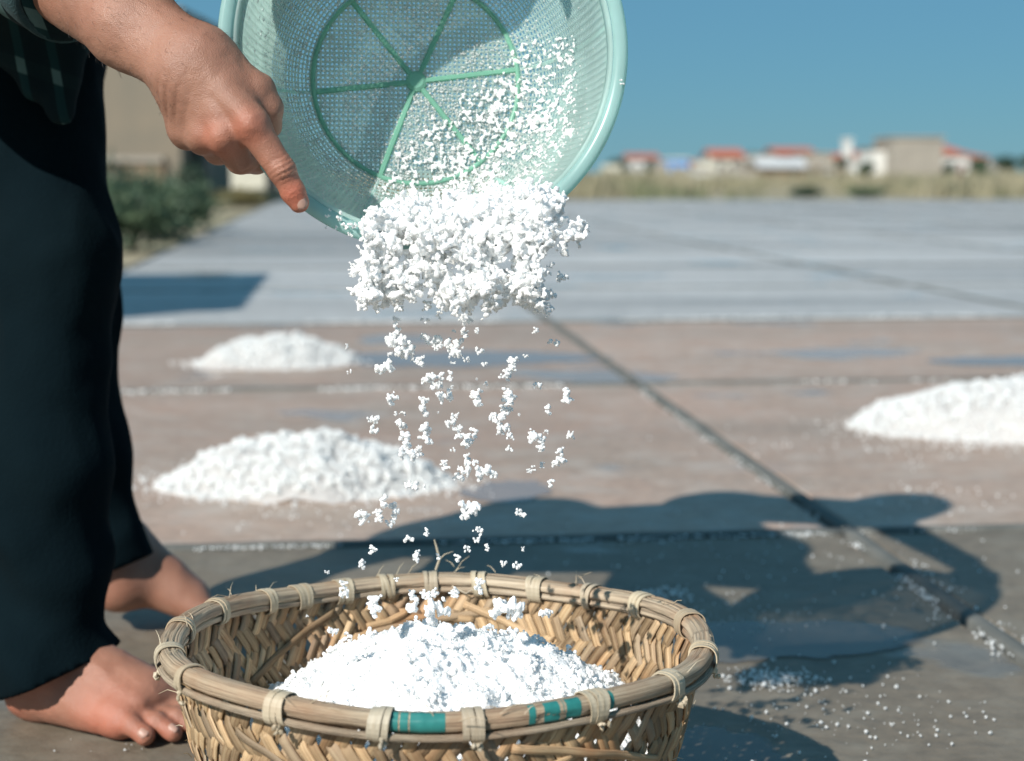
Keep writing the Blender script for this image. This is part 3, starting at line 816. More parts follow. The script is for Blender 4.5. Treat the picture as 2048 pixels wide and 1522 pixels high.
def bamboo_material(name, stops, fib=(6, 260), bump=.5, rough=.62, rnd=.35, stain=.6):
    m, nt, out = newmat(name)
    bs = N(nt, 'ShaderNodeBsdfPrincipled', Roughness=rough)
    uv = N(nt, 'ShaderNodeUVMap')
    mp = N(nt, 'ShaderNodeMapping'); mp.inputs['Scale'].default_value = (fib[0], fib[1], 1)
    L(nt, uv.outputs[0], mp.inputs[0])
    oi = N(nt, 'ShaderNodeObjectInfo')
    vm = N(nt, 'ShaderNodeVectorMath', operation='ADD'); cb = N(nt, 'ShaderNodeCombineXYZ')
    mu = N(nt, 'ShaderNodeMath', operation='MULTIPLY'); mu.inputs[1].default_value = 37.0
    L(nt, oi.outputs['Random'], mu.inputs[0]); L(nt, mu.outputs[0], cb.inputs[2])
    L(nt, mp.outputs[0], vm.inputs[0]); L(nt, cb.outputs[0], vm.inputs[1])
    n1 = N(nt, 'ShaderNodeTexNoise', Scale=1.0, Detail=5.0, Roughness=.65); L(nt, vm.outputs[0], n1.inputs['Vector'])
    ge = N(nt, 'ShaderNodeTexCoord')
    n2 = N(nt, 'ShaderNodeTexNoise', Scale=14.0, Detail=4.0); L(nt, ge.outputs['Object'], n2.inputs['Vector'])
    c = ramp(nt, n1.outputs[0], stops)
    # weather stains and warmer patches
    c = mixc(nt, ramp(nt, n2.outputs[0], [(.50, (0, 0, 0)), (.70, (stain, stain, stain))]), c, (.36, .17, .07))
    wm = N(nt, 'ShaderNodeMapRange'); wm.inputs[3].default_value = 1 - rnd; wm.inputs[4].default_value = 1 + rnd * .5
    L(nt, oi.outputs['Random'], wm.inputs[0])
    c = mixc(nt, 1.0, c, wm.outputs[0], 'MULTIPLY')
    m2 = N(nt, 'ShaderNodeMath', operation='MULTIPLY'); m2.inputs[1].default_value = 7.77
    fr = N(nt, 'ShaderNodeMath', operation='FRACT'); L(nt, oi.outputs['Random'], m2.inputs[0]); L(nt, m2.outputs[0], fr.inputs[0])
    c = mixc(nt, ramp(nt, fr.outputs[0], [(.55, (0, 0, 0)), (1.0, (.6, .6, .6))]), c, mixc(nt, .5, c, (.30, .29, .26)))
    L(nt, c, bs.inputs['Base Color'])
    bp = N(nt, 'ShaderNodeBump', Strength=bump, Distance=.003); L(nt, n1.outputs[0], bp.inputs['Height']); L(nt, bp.outputs[0], bs.inputs['Normal'])
    L(nt, bs.outputs[0], out.inputs['Surface'])
    return m
m_strip = bamboo_material('split_bamboo', [(.22, (.13, .072, .036)), (.42, (.40, .255, .135)), (.6, (.54, .385, .22)), (.8, (.64, .50, .32))], (7, 620), rnd=.55, stain=.75)
m_cane = bamboo_material('cane', [(.28, (.05, .034, .022)), (.40, (.27, .19, .12)), (.52, (.49, .375, .25)), (.72, (.63, .515, .365))], (5, 420), 1.0, rnd=.12, stain=.55)
m_tie = bamboo_material('cane_tie', [(.25, (.40, .32, .21)), (.7, (.62, .54, .40))], (20, 300), .4, rough=.5, rnd=.15, stain=.25)
m_tape = pmat('teal_paint', (.03, .22, .20), (.02, .16, .15), scale=90, rough=.45)

rgb = np.random.default_rng(11)
NS = 112; DTH = 2 * math.pi / NS; TW = .60
def ribbon(th, s, off, wid, thk):
    """flat strip along the wall: centre line th(s), normal offset off, half width wid in radians of arc length"""
    n = len(s)
    c = wall_pt(th, s, off)
    t = np.gradient(c, axis=0); t /= np.linalg.norm(t, axis=1)[:, None]
    o = wall_pt(th, s, off + .01) - c; o /= np.linalg.norm(o, axis=1)[:, None]
    b = np.cross(t, o); b /= np.linalg.norm(b, axis=1)[:, None]
    w = np.broadcast_to(wid, (n,))[:, None]
    V = np.stack([c - b * w - o * thk, c + b * w - o * thk, c + b * w * .92 + o * thk, c - b * w * .92 + o * thk], 1).reshape(-1, 3)
    ln = np.concatenate([[0], np.cumsum(np.linalg.norm(np.diff(c, axis=0), axis=1))])
    uv = np.stack([np.repeat(ln, 4), np.tile([0, 1, 1, 0], n) * .01], 1)
    F = []
    for i in range(n - 1):
        for q in range(4):
            F.append((i * 4 + q, i * 4 + (q + 1) % 4, i * 4 + 4 + (q + 1) % 4, i * 4 + 4 + q))
    F.append((3, 2, 1, 0)); F.append(tuple((n - 1) * 4 + q for q in range(4)))
    return V, np.array(F), uv
for fam in (0, 1):
    for i in range(NS):
        M = int(2 * TW / DTH)
        top = 1.0 - (.0 if rgb.random() < .9 else rgb.uniform(.0, .03))
        nn = M * 3 + 1
        s = np.linspace(.0, top, nn)
        dirn = 1 if fam == 0 else -1
        th0 = i * DTH + rgb.normal() * .007
        bend = rgb.normal() * .012
        th = th0 + dirn * TW * s + bend * np.sin(s * 5 + rgb.random() * 6)
        m = s * 2 * TW / DTH + rgb.normal() * .12
        # twill: the strip lies over two, then under two
        sq = np.clip(np.sin((m + .5 + (2 if fam else 0)) * math.pi / 2 / 1.0) * 3.2, -1, 1)
        if rgb.random() < .18: sq = np.roll(sq, rgb.integers(-4, 4))
        r = np.interp(s, _seg, PR[:, 0])
        w = r * DTH * .5 * .87 * rgb.uniform(.74, 1.02)
        V, F, uv = ribbon(th, s, sq * .0013 + rgb.normal() * .0004, w, .0006)
        mk('woven_strip', V, F, m_strip, basket, uv=uv)
# a few loose horizontal weavers and slipped strips in the front and back of the wall
for (t0, t1, s0, s1, sag) in [(4.25, 5.25, .80, .86, -.05), (4.55, 5.35, .66, .72, .04), (5.0, 5.7, .92, .74, .02), (1.2, 2.0, .93, .80, .0), (.95, 1.5, .74, .93, .0), (1.75, 2.3, .90, .66, .0), (1.45, 1.95, .86, .84, .02), (1.1, 1.7, .64, .68, .0), (2.1, 2.6, .92, .70, .0), (4.0, 4.5, .9, .7, 0)]:
    u = np.linspace(0, 1, 26); th = t0 + (t1 - t0) * u; s = s0 + (s1 - s0) * u + sag * np.sin(u * math.pi)
    back = t0 < 3.1
    V, F, uv = ribbon(th, s, (-1 if back else 1) * (.0032 + .001 * np.sin(u * 17)), .0040, .0006)
    mk('loose_weaver', V, F, m_strip, basket, uv=uv)
# woven base
mb = MB(); n = 40
mb.add([(0, 0, .003)] + [(.15 * math.cos(k * 2 * math.pi / n), .15 * math.sin(k * 2 * math.pi / n), .004) for k in range(n)] + [(.15 * math.cos(k * 2 * math.pi / n), .15 * math.sin(k * 2 * math.pi / n), .001) for k in range(n)],
       [(0, 1 + k, 1 + (k + 1) % n) for k in range(n)] + [(1 + k, 1 + n + k, 1 + n + (k + 1) % n, 1 + (k + 1) % n) for k in range(n)])
mb.build('base', m_strip, basket)

# rim canes, swept round with split grooves
def rim_offset(th):     # slow irregularity of the whole rim
    return .0035 * np.sin(2 * th + .4) + .002 * np.sin(3 * th + 2), .003 * np.sin(2 * th + 1.0) + .0022 * np.sin(5 * th)
def cane(dr, dz, ra, rb, seed, name='rim_cane', th0=0, th1=2 * math.pi, mat=None, ns=320, npf=22, groove=.30, grow=0.0):
    rg = np.random.default_rng(seed)
    closed = abs(th1 - th0) > 6.28
    n = ns if closed else max(8, int(ns * abs(th1 - th0) / 6.283))
    th = np.linspace(th0, th1, n, endpoint=not closed)
    ph = np.linspace(0, 2 * math.pi, npf, endpoint=False)
    T, PH = np.meshgrid(th, ph, indexing='ij')
    q = np.stack([np.cos(T) * 2.2 + seed, np.sin(T) * 2.2, np.cos(PH) * 3.0], -1)
    g = fbm(np.stack([np.cos(T) * 1.3, np.sin(T) * 1.3 + seed * 3, PH * 3.4], -1), 3)
    cut = np.where(np.abs(g) < .10, -(1 - np.abs(g) / .10), 0) * groove
    node = .05 * np.exp(-((np.mod(T * 3.1 + seed, 1.9) - .9) / .05) ** 2)
    rad = 1 + .06 * fbm(q, 2) + cut + node + grow
    ro, zo = rim_offset(T)
    rr = BR + dr + ro + ra * rad * np.cos(PH); zz = BZ + dz + zo + rb * rad * np.sin(PH)
    V = np.stack([rr * np.cos(T), rr * np.sin(T), zz], -1).reshape(-1, 3)
    idx = np.arange(n * npf).reshape(n, npf)
    if closed: a, b = idx, np.roll(idx, -1, 0)
    else: a, b = idx[:-1], idx[1:]
    F = np.stack([a, b, np.roll(b, -1, 1), np.roll(a, -1, 1)], -1).reshape(-1, 4)
    uv = np.stack([(T * BR).ravel(), (np.sin(PH * .5) * .02).ravel()], 1)
    o = mk(name, V, F, mat or m_cane, basket, smooth=True, uv=uv)
    return o
cane(-.0052, .0020, .0054, .0062, 1)
cane(.0042, .0016, .0064, .0079, 2)
cane(-.0010, .0056, .0044, .0036, 5)
cane(.0080, -.0098, .0036, .0030, 3)
cane(-.0062, -.0070, .0032, .0036, 4)
# teal paint bands on the outer front cane
def th_of(px, py): return math.atan2((1293 - py) / 140.0, (px - 870) / 530.0)
for (xa, xb) in [(813, 826), (829, 843), (846, 906), (1050, 1062), (1077, 1112), (1116, 1142), (1186, 1201)]:
    cane(.0042, .0016, .0064, .0079, 2, 'paint_band', -math.acos((xa - 870) / 545.0), -math.acos((xb - 870) / 545.0), m_tape, ns=1600, grow=.035)
# cane ties
def tie(th, seed, strands=3, knot=True):
    rg = np.random.default_rng(seed)
    Vs = []; Fs = []; U = []; b = 0
    ro, zo = rim_offset(np.array(th))
    for k in range(strands):
        dth = (k - (strands - 1) / 2) * .0056 / BR + rg.normal() * .0008
        ph = np.linspace(0, 2 * math.pi, 25)
        lean = rg.normal() * .006 + .004
        grow = 1 + rg.uniform(0, .08)
        # squarish loop round the bundle of canes
        e = .82
        cx = np.sign(np.cos(ph)) * np.abs(np.cos(ph)) ** e; cz = np.sign(np.sin(ph)) * np.abs(np.sin(ph)) ** e
        r = BR + .0006 + ro + .0122 * grow * cx; z = BZ - .0020 + zo + .0121 * grow * cz
        t = th + dth + lean * np.sin(ph)
        hw = .0029 * rg.uniform(.8, 1.15) / BR
        for side, gg in ((-1, 0), (1, 0), (1, .0011), (-1, .0011)):
            rr = r + gg * np.cos(ph) ; zz = z + gg * np.sin(ph)
            tt = t + side * hw
            Vs.append(np.stack([rr * np.cos(tt), rr * np.sin(tt), zz], 1))
        n = len(ph)
        for q in range(4):
            a = b + q * n + np.arange(n - 1); c = b + ((q + 1) % 4) * n + np.arange(n - 1)
            Fs.append(np.stack([a, c, c + 1, a + 1], 1))
        U.append(np.stack([np.tile(ph * .018, 4), np.repeat([0, .006, .006, 0], n)], 1))
        b += 4 * n
    if knot:    # the tucked knot under the outer edge
        kp = np.array([(BR + .0125 + ro) * math.cos(th + .012), (BR + .0125 + ro) * math.sin(th + .012), BZ - .0155 + zo])
        v, f = grains(np.stack([kp + rg.normal(size=3) * .002 for _ in range(4)]), np.array([.0036, .003, .0028, .0024]), rg)
        Vs.append(v); Fs.append(np.concatenate([f + b, f[:, 2:3] + b], 1)); U.append(v[:, :2] * 1.0); b += len(v)
    V = np.concatenate(Vs); F = np.concatenate(Fs); uv = np.concatenate(U)
    me = bpy.data.meshes.new('rim_tie')
    me.from_pydata(V.tolist(), [], [tuple(x[:3]) if x[2] == x[3] else tuple(x) for x in F.tolist()])
    l = me.uv_layers.new(name='UVMap'); li = np.zeros(len(me.loops), np.int32); me.loops.foreach_get('vertex_index', li)
    l.data.foreach_set('uv', uv[li].astype(np.float32).ravel()); me.update()
    link('rim_tie', me, m_tie, basket)
for k, (px, py) in enumerate([(435, 1196), (513, 1178), (612, 1162), (716, 1152), (826, 1150), (945, 1158), (1070, 1170), (1192, 1186), (1302, 1214), (1374, 1262), (1404, 1320), (1310, 1372), (1160, 1408), (950, 1430), (796, 1430), (626, 1416), (452, 1372), (372, 1335), (345, 1288), (362, 1240)]):
    tie(th_of(px, py), 200 + k, 2 if k in (0, 7, 16, 17, 18, 19) else 3)
# frayed fibres standing off the rim and wall
mb = MB(); rgf = np.random.default_rng(77)
for k in range(90):
    th = rgf.random() * 6.283; on = rgf.random() < .6
    ro, zo = rim_offset(np.array(th))
    if on: p0 = np.array([(BR + .004 + ro + rgf.normal() * .008) * math.cos(th), (BR + .004 + rgf.normal() * .008) * math.sin(th), BZ + zo + .008])
    else: p0 = wall_pt(np.array(th), np.array(rgf.uniform(.35, .95)), np.array(.004))
    l = rgf.uniform(.008, .028); tg = np.array([-math.sin(th), math.cos(th), 0]) * rgf.choice([-1, 1])
    d = tg * rgf.uniform(.4, 1) + np.array([math.cos(th), math.sin(th), 0]) * rgf.uniform(-.1, .7) + np.array([0, 0, rgf.uniform(-.2, .7)])
    d = nrm(d) * l
    mb.tube([p0, p0 + d * .5 + np.array([0, 0, l * .1]), p0 + d + np.array([0, 0, -l * .05])], [.00045, .0004, .0002], 4, False)
tag(mb.build('frayed_fibre', m_tie, basket), kind='stuff')
th = th_of(838, 1148); p0 = np.array([(BR + .003) * math.cos(th), (BR + .003) * math.sin(th), BZ + .012])
mb = MB()
mb.tube([p0, p0 + [.004, 0, .012], p0 + [.001, 0, .024], p0 + [-.002, 0, .034]], [.0014, .0015, .0012, .0006], 6)
mb.tube([p0 + [.004, 0, .012], p0 + [.010, -.002, .018], p0 + [.019, 0, .021]], [.0007, .0006, .0003], 5)
mb.tube([p0 + [.005, 0, -.004], p0 + [.02, -.012, -.016], p0 + [.034, -.018, -.022], p0 + [.048, -.016, -.014]], [.0010, .0009, .0008, .0004], 5)
mb.build('knot_end', m_tie, basket)
for o in list(basket.children):     # share the Random of Object Info but keep names plain
    pass

# ------------------------------------------------------------------ salt in the basket
BM = basket.matrix_basis.copy()
heap = empty('salt_heap', (bc_[0], bc_[1], .01))
tag(heap, 'bright white heap of coarse salt filling the bamboo basket', 'salt heap')
rg = np.random.default_rng(15)
HC = (.012, .0)
def heap_z(x, y):
    r = np.sqrt((x - HC[0]) ** 2 + ((y - HC[1]) * 1.0) ** 2)
    a = np.arctan2(y, x)
    z = .240 - .62 * (np.sqrt(r * r + .0045) - .067) + .012 * np.sin(3 * a + 1) * np.clip(r / .15, 0, 1)
    p3 = np.stack([x * 45, y * 45, x * 0 + 4], -1)
    return z - .012 + .0075 * fbm(p3, 3) + .003 * vnoise(p3 * 5)
def wall_r(z): return np.interp(z, PR[:, 1], PR[:, 0])
n = 300; g = np.linspace(-.245, .245, n); X, Y = np.meshgrid(g, g, indexing='ij')
p3 = np.stack([X * 300, Y * 300, X * 0 + 8], -1)
Z = heap_z(X, Y) - .0005 + .0021 * vnoise(p3) + .0015 * vnoise(p3 * 1.9)
rad = np.sqrt(X * X + Y * Y); lim = wall_r(np.clip(Z, .0, .2)) - .006
V = np.stack([X, Y, Z - .01], -1).reshape(-1, 3); ok = (rad < lim).ravel()
i = np.arange(n * n).reshape(n, n); F = np.stack([i[:-1, :-1], i[1:, :-1], i[1:, 1:], i[:-1, 1:]], -1).reshape(-1, 4)
mk('mound', V, F[ok[F].all(1)], m_salt_pack, heap, smooth=True)
# the body of the heap behind the strips (seen through the gaps of the weave)
ths = np.linspace(0, 2 * math.pi, 90, endpoint=False); zs = np.linspace(.012, .125, 24)
T, ZZ = np.meshgrid(ths, zs, indexing='ij')
RR = wall_r(ZZ) - .010 + .0015 * vnoise(np.stack([np.cos(T) * 20, np.sin(T) * 20, ZZ * 80], -1))
V = np.stack([RR * np.cos(T), RR * np.sin(T), ZZ - .01], -1).reshape(-1, 3); i = np.arange(90 * 24).reshape(90, 24)
F = np.stack([i[:, :-1], np.roll(i, -1, 0)[:, :-1], np.roll(i, -1, 0)[:, 1:], i[:, 1:]], -1).reshape(-1, 4)
mk('packed_salt', V, F, m_salt, heap, smooth=True)
cnt = 14000
x = rg.uniform(-.24, .24, cnt); y = rg.uniform(-.24, .24, cnt); z = heap_z(x, y); ok = np.sqrt(x * x + y * y) < wall_r(np.clip(z, 0, .2)) - .005
x, y, z = x[ok], y[ok], z[ok]; s = .0006 + .0011 * rg.random(len(x)) ** 2
v, f = grains(np.stack([x, y, z - .0095 + s * .1], 1), s, rg, False)
tag(mk('loose_salt', v, f, m_salt, heap), kind='stuff')
cl = rg.random(220); cx = rg.uniform(-.21, .21, 260); cy = rg.uniform(-.21, .21, 260)
PTS = []; S = []
for k in range(200):
    m_ = rg.integers(5, 14); q = np.stack([cx[k] + rg.normal(size=m_) * .004, cy[k] + rg.normal(size=m_) * .004], 1)
    zz = heap_z(q[:, 0], q[:, 1]); ok = np.hypot(q[:, 0], q[:, 1]) < wall_r(np.clip(zz, 0, .2)) - .01
    PTS.append(np.stack([q[:, 0], q[:, 1], zz - .008 + rg.random(m_) * .004], 1)[ok]); S.append(rg.uniform(.0011, .0020, m_)[ok])
v, f = blob_mesh(np.concatenate(PTS), np.concatenate(S) * 1.2, .0011, 2.4)
tag(mk('salt_lump', v, f, m_salt_pack, heap, smooth=True), kind='stuff')

# ================================================================== the plastic sieve
SD = 1.50
SR = 412 * SD / FPX
sc_ = P(852, 90, SD)
# opening axis in camera terms: bottom lies deeper, a little left and down
ax_ = nrm(.019 * R_ + .004 * U_ - .165 * F_)
sx_ = nrm(np.cross(U_, ax_)); sy_ = np.cross(ax_, sx_)
def SV(x, y, d):    # local: x right, y up in the rim plane, d depth below the rim
    return np.asarray(x)[..., None] * sx_ + np.asarray(y)[..., None] * sy_ - np.asarray(d)[..., None] * ax_
sieve = tag(empty('sieve', tuple(sc_)), 'pale green perforated plastic sieve tipped by the hand, salt pouring over its rim', 'sieve')
def plastic(name, c, trans, rough=.28):
    m, nt, out = newmat(name)
    bs = N(nt, 'ShaderNodeBsdfPrincipled', Roughness=rough)
    ge = N(nt, 'ShaderNodeTexCoord')
    no = N(nt, 'ShaderNodeTexNoise', Scale=18.0, Detail=5.0); L(nt, ge.outputs['Object'], no.inputs['Vector'])
    col = ramp(nt, no.outputs[0], [(.35, c), (.7, tuple(min(1, x * 1.12 + .03) for x in c))])
    L(nt, col, bs.inputs['Base Color'])
    tr = N(nt, 'ShaderNodeBsdfTranslucent'); L(nt, col, tr.inputs[0])
    mx = N(nt, 'ShaderNodeMixShader'); mx.inputs[0].default_value = trans
    L(nt, bs.outputs[0], mx.inputs[1]); L(nt, tr.outputs[0], mx.inputs[2]); L(nt, mx.outputs[0], out.inputs['Surface'])
    return m
m_pl = plastic('mint_plastic', (.72, .86, .83), .80)
m_pl_rim = plastic('mint_plastic_rim', (.50, .71, .69), .60, .25)
m_pl_rib = plastic('green_plastic', (.30, .62, .48), .5)
SP = np.array([(.905, .014), (.885, .045), (.855, .076), (.815, .104), (.765, .127), (.70, .146), (.63, .158), (.55, .164)])
_ss = np.concatenate([[0], np.cumsum(np.linalg.norm(np.diff(SP * [SR, 1], axis=0), axis=1))]); SLEN = _ss[-1]; _ss /= SLEN
def sp(u): return np.interp(u, _ss, SP[:, 0]) * SR, np.interp(u, _ss, SP[:, 1])
# perforated wall: every hole is cut
NA, NRW = 150, 42
def holes_grid(pos, na, nr, fx, fy, wrap):
    """quads round a rectangular hole in every cell; pos(i,j) vectorised"""
    V = []; F = []
    I, J = np.meshgrid(np.arange(na), np.arange(nr), indexing='ij')
    I = I.ravel(); J = J.ravel()
    cs = [(0, 0), (1, 0), (1, 1), (0, 1)]
    out = [pos(I + a, J + b) for a, b in cs]
    inn = [pos(I + .5 + (a - .5) * fx, J + .5 + (b - .5) * fy) for a, b in cs]
    V = np.stack(out + inn, 1).reshape(-1, 3)
    base = np.arange(len(I))[:, None] * 8
    F = np.concatenate([base + np.array([[q, (q + 1) % 4, 4 + (q + 1) % 4, 4 + q]]) for q in range(4)])
    return V, F
def wpos(i, j):
    r, d = sp(np.clip(j / NRW, 0, 1)); a = i * 2 * math.pi / NA
    return SV(r * np.cos(a), r * np.sin(a), d)
V, F = holes_grid(wpos, NA, NRW, .72, .60, True)
def weld_solid(name, V, F, mat, parent, thick):
    key = np.round(V / 2e-5).astype(np.int64)
    _, fi, inv = np.unique(key, axis=0, return_index=True, return_inverse=True)
    o = mk(name, V[fi], inv.ravel()[F], mat, parent)
    md = o.modifiers.new('solid', 'SOLIDIFY'); md.thickness = thick; md.offset = 0
    return o
weld_solid('perforated_wall', V, F, m_pl, sieve, .0013)
# perforated bottom: square grid of pin holes
pt = .0047; nb_ = int(.56 * SR / pt)
r0, d0 = sp(1.0)
def bpos(i, j): return SV((i - nb_) * pt, (j - nb_) * pt, np.full(np.shape(i), d0 + .0012))
V, F = holes_grid(bpos, 2 * nb_, 2 * nb_, .48, .48, False)
c = V.reshape(-1, 8, 3)[:, :4].mean(1); ctr = SV(np.array(0.), np.array(0.), np.array(d0 + .0012))
okc = np.linalg.norm(c - ctr, axis=1) < .553 * SR
okv = np.repeat(okc, 8); remap = np.cumsum(okv) - 1
F = remap[F[np.tile(okc, 4)]]; V = V[okv]
weld_solid('perforated_bottom', V, F, m_pl, sieve, .0013)
def sweep_ring(name, prof, mat, n=160):
    a = np.linspace(0, 2 * math.pi, n, endpoint=False); prof = np.array(prof); k = len(prof)
    A, Q = np.meshgrid(a, np.arange(k), indexing='ij')
    V = SV(prof[Q, 0] * np.cos(A), prof[Q, 0] * np.sin(A), prof[Q, 1]).reshape(-1, 3)
    i = np.arange(n * k).reshape(n, k); j = np.roll(i, -1, 0)
    F = np.stack([i, j, np.roll(j, -1, 1), np.roll(i, -1, 1)], -1).reshape(-1, 4)
    return mk(name, V, F, mat, sieve, smooth=False)
def rr_(l): return [(r * SR, d) for r, d in l]
sweep_ring('rim', rr_([(.925, .003), (.94, .0002), (.975, -.0012), (.993, .0004), (1.0, .005), (.998, .012), (.990, .012), (.988, .006), (.972, .002), (.945, .0025), (.93, .005)]), m_pl_rim)
sweep_ring('inner_band', rr_([(.924, .0032), (.905, .0035), (.902, .0150), (.908, .0150), (.912, .006), (.926, .0055)]), m_pl_rib if False else m_pl)
sweep_ring('bottom_ring', rr_([(.540, d0 - .0024), (.562, d0 - .003), (.566, d0 + .002), (.540, d0 + .002)]), m_pl_rib)
HUBA = [187, 129, 66, 8, 249, 309]
for a in HUBA:
    a = math.radians(a); ca, sa = math.cos(a), math.sin(a)
    def bar(pl, hw, hh):
        V = []; F = []
        for (r, d) in pl:
            for (w_, dd) in ((-hw, 0), (-hw * .6, -hh), (hw * .6, -hh), (hw, 0)):
                V.append(SV(np.array(r * ca - w_ * sa), np.array(r * sa + w_ * ca), np.array(d + dd)))
        for i in range(len(pl) - 1):
            for q in range(4): F.append((i * 4 + q, i * 4 + (q + 1) % 4, i * 4 + 4 + (q + 1) % 4, i * 4 + 4 + q))
        return V, F
    V, F = bar([(.008, d0 + .0004), (.25 * SR, d0 + .0004), (.545 * SR, d0 + .0004)], .0030, .0022); mkpoly('bottom_rib', V, F, m_pl_rib, sieve)
    us = np.linspace(1, 0, 12); V, F = bar([(sp(u)[0], sp(u)[1] + .0004) for u in us], .0018, .0014); mkpoly('wall_rib', V, F, m_pl, sieve)
mb = MB(); n = 20; V = [SV(np.array(0.), np.array(0.), np.array(d0 - .0034))]
for (rr, dd) in ((.007, -.0034), (.0105, -.0015), (.0115, .001)):
    V += [SV(np.array(rr * math.cos(k * 2 * math.pi / n)), np.array(rr * math.sin(k * 2 * math.pi / n)), np.array(d0 + dd)) for k in range(n)]
mkpoly('hub', V, [(0, 1 + k, 1 + (k + 1) % n) for k in range(n)] + [(1 + j * n + k, 1 + (j + 1) * n + k, 1 + (j + 1) * n + (k + 1) % n, 1 + j * n + (k + 1) % n) for j in range(2) for k in range(n)], m_pl_rib, sieve)

def px_of(p):
    q = p - C_; d = q @ F_
    return 1024 + (q @ R_) / d * FPX, 761 - (q @ U_) / d * FPX
# ------------------------------------------------------------------ salt clinging inside the sieve
rg = np.random.default_rng(51)
cnt = 90000
a = rg.random(cnt) * 2 * math.pi; rr = np.sqrt(rg.random(cnt)) * .90
r_in = rr * SR
u = np.interp(-rr, -SP[:, 0], _ss)
d = np.where(rr > .55, np.interp(-rr, -SP[:, 0], SP[:, 1]), d0 + .0006)
pos = sc_ + SV(r_in * np.cos(a), r_in * np.sin(a), d)
X, Y = px_of(pos)
nz = vnoise(np.stack([X / 26, Y / 26, X * 0 + 2], -1)); nz2 = vnoise(np.stack([X / 9, Y / 9, X * 0 + 5], -1))
lit = np.clip((X - 760) / 340 + (Y - 360) / 300 - .0, -.4, 1.2)      # how far below the diagonal where most salt sticks
dens = .24 + .42 * np.clip((X - 560) / 400, 0, 1) * np.clip((Y - 60) / 250, 0, 1) + .25 * np.clip((Y - 150) / 200, 0, 1)
dens *= np.clip((1235 - X) / 160, .10, 1)
dens *= np.where((nz + .5 * nz2) > -.25, 1.0, .25)
dens = np.where((X > 1060) & (Y < 230), dens * .35, dens)
ok = (rg.random(cnt) < dens * .55) & (Y > -60)
pos = pos[ok]; s = .0005 + .0010 * rg.random(len(pos)) ** 2
v, f = grains(pos + ax_ * .0009, s, rg, False)
film = tag(mk('salt_film', v, f, m_salt_wet), 'thin crust of fine wet salt clinging inside the green sieve', 'salt', kind='stuff')
# thicker lumps stuck in the lit part of the bowl
PTS = []; S = []
for k in range(900):
    for _ in range(40):
        px = rg.uniform(770, 1180); py = rg.uniform(70, 420)
        t_ = (px - 800) / 300 + (py - 330) / 260
        if t_ < -.12 or rg.random() > .45 + .55 * np.clip(t_, 0, 1): continue
        if math.hypot(px - 852, py - 90) < 345 and px < 1150: break
    m_ = rg.integers(2, 11)
    w = np.cumsum(rg.normal(size=(m_, 2)) * 4.0, 0) * .6
    q0 = px + w[:, 0]; q1 = py + w[:, 1]
    # carry the pixels onto the sieve surface by a few fixed-point steps
    dd = np.full(m_, d0)
    for _ in range(6):
        ray = F_[None] + R_[None] * ((q0 - 1024) / FPX)[:, None] + U_[None] * ((761 - q1) / FPX)[:, None]
        o = sc_ - ax_ * 0
        num = -dd + ((sc_ - C_) @ ax_); t = num / (ray @ ax_)
        hit = C_ + ray * t[:, None]
        rel = hit - sc_; rr = np.hypot(rel @ sx_, rel @ sy_) / SR
        dd = np.where(rr > .55, np.interp(-np.clip(rr, .55, .90), -SP[:, 0], SP[:, 1]), d0)
    PTS.append(hit + ax_ * (.0012 + .002 * rg.random((m_, 1)))); S.append(rg.uniform(.0005, .0011, m_))
v, f = blob_mesh(np.concatenate(PTS), np.concatenate(S) * 1.1, .0009, 2.6)
v = v + .0008 * np.stack([vnoise(v * 420 + 3), vnoise(v * 420 + 17), vnoise(v * 420 + 31)], -1)
tag(mk('salt_residue', v, f, m_salt_pack, smooth=True), 'lumps of white salt stuck to the sunlit half of the sieve bowl', 'salt', kind='stuff')

# ------------------------------------------------------------------ the pouring mass of salt
rg = np.random.default_rng(61)
def sieve_depth(q0, q1):
    """depth along the view axis of the sieve's inner surface behind a pixel"""
    dd = np.full(np.shape(q0), .03)
    for _ in range(8):
        ray = F_[None] + R_[None] * ((q0 - 1024) / FPX)[:, None] + U_[None] * ((761 - q1) / FPX)[:, None]
        t = (-dd + ((sc_ - C_) @ ax_)) / (ray @ ax_)
        hit = C_ + ray * t[:, None]; rel = hit - sc_; rr = np.hypot(rel @ sx_, rel @ sy_) / SR
        dd = np.where(rr > .55, np.interp(-np.clip(rr, .55, 1.0), -SP[:, 0], SP[:, 1]), d0)
        dd = np.where(rr > .905, 0.0, dd)
    return t
LINES = [  # x0,y0,x1,y1, thickness px, clusters, dmin, dmax
    (752, 432, 1098, 398, 14, 260, -.005, .03), (748, 452, 1108, 420, 16, 300, -.03, .02), (752, 475, 1085, 452, 14, 220, -.035, .01),
    (745, 505, 1090, 492, 17, 150, -.04, .0), (728, 545, 1085, 528, 17, 150, -.04, .0), (722, 585, 1040, 560, 14, 190, -.045, .0), (880, 590, 1090, 560, 18, 150, -.045, .0),
    (1040, 560, 1085, 612, 12, 40, -.04, 0), (1072, 535, 1148, 468, 11, 80, -.04, 0), (745, 430, 735, 590, 11, 60, -.04, 0), (1060, 410, 1112, 392, 12, 40, -.02, .02), (900, 595, 1000, 612, 10, 30, -.04, 0), (960, 470, 1100, 470, 14, 60, -.04, 0)]
PTS = []; S = []
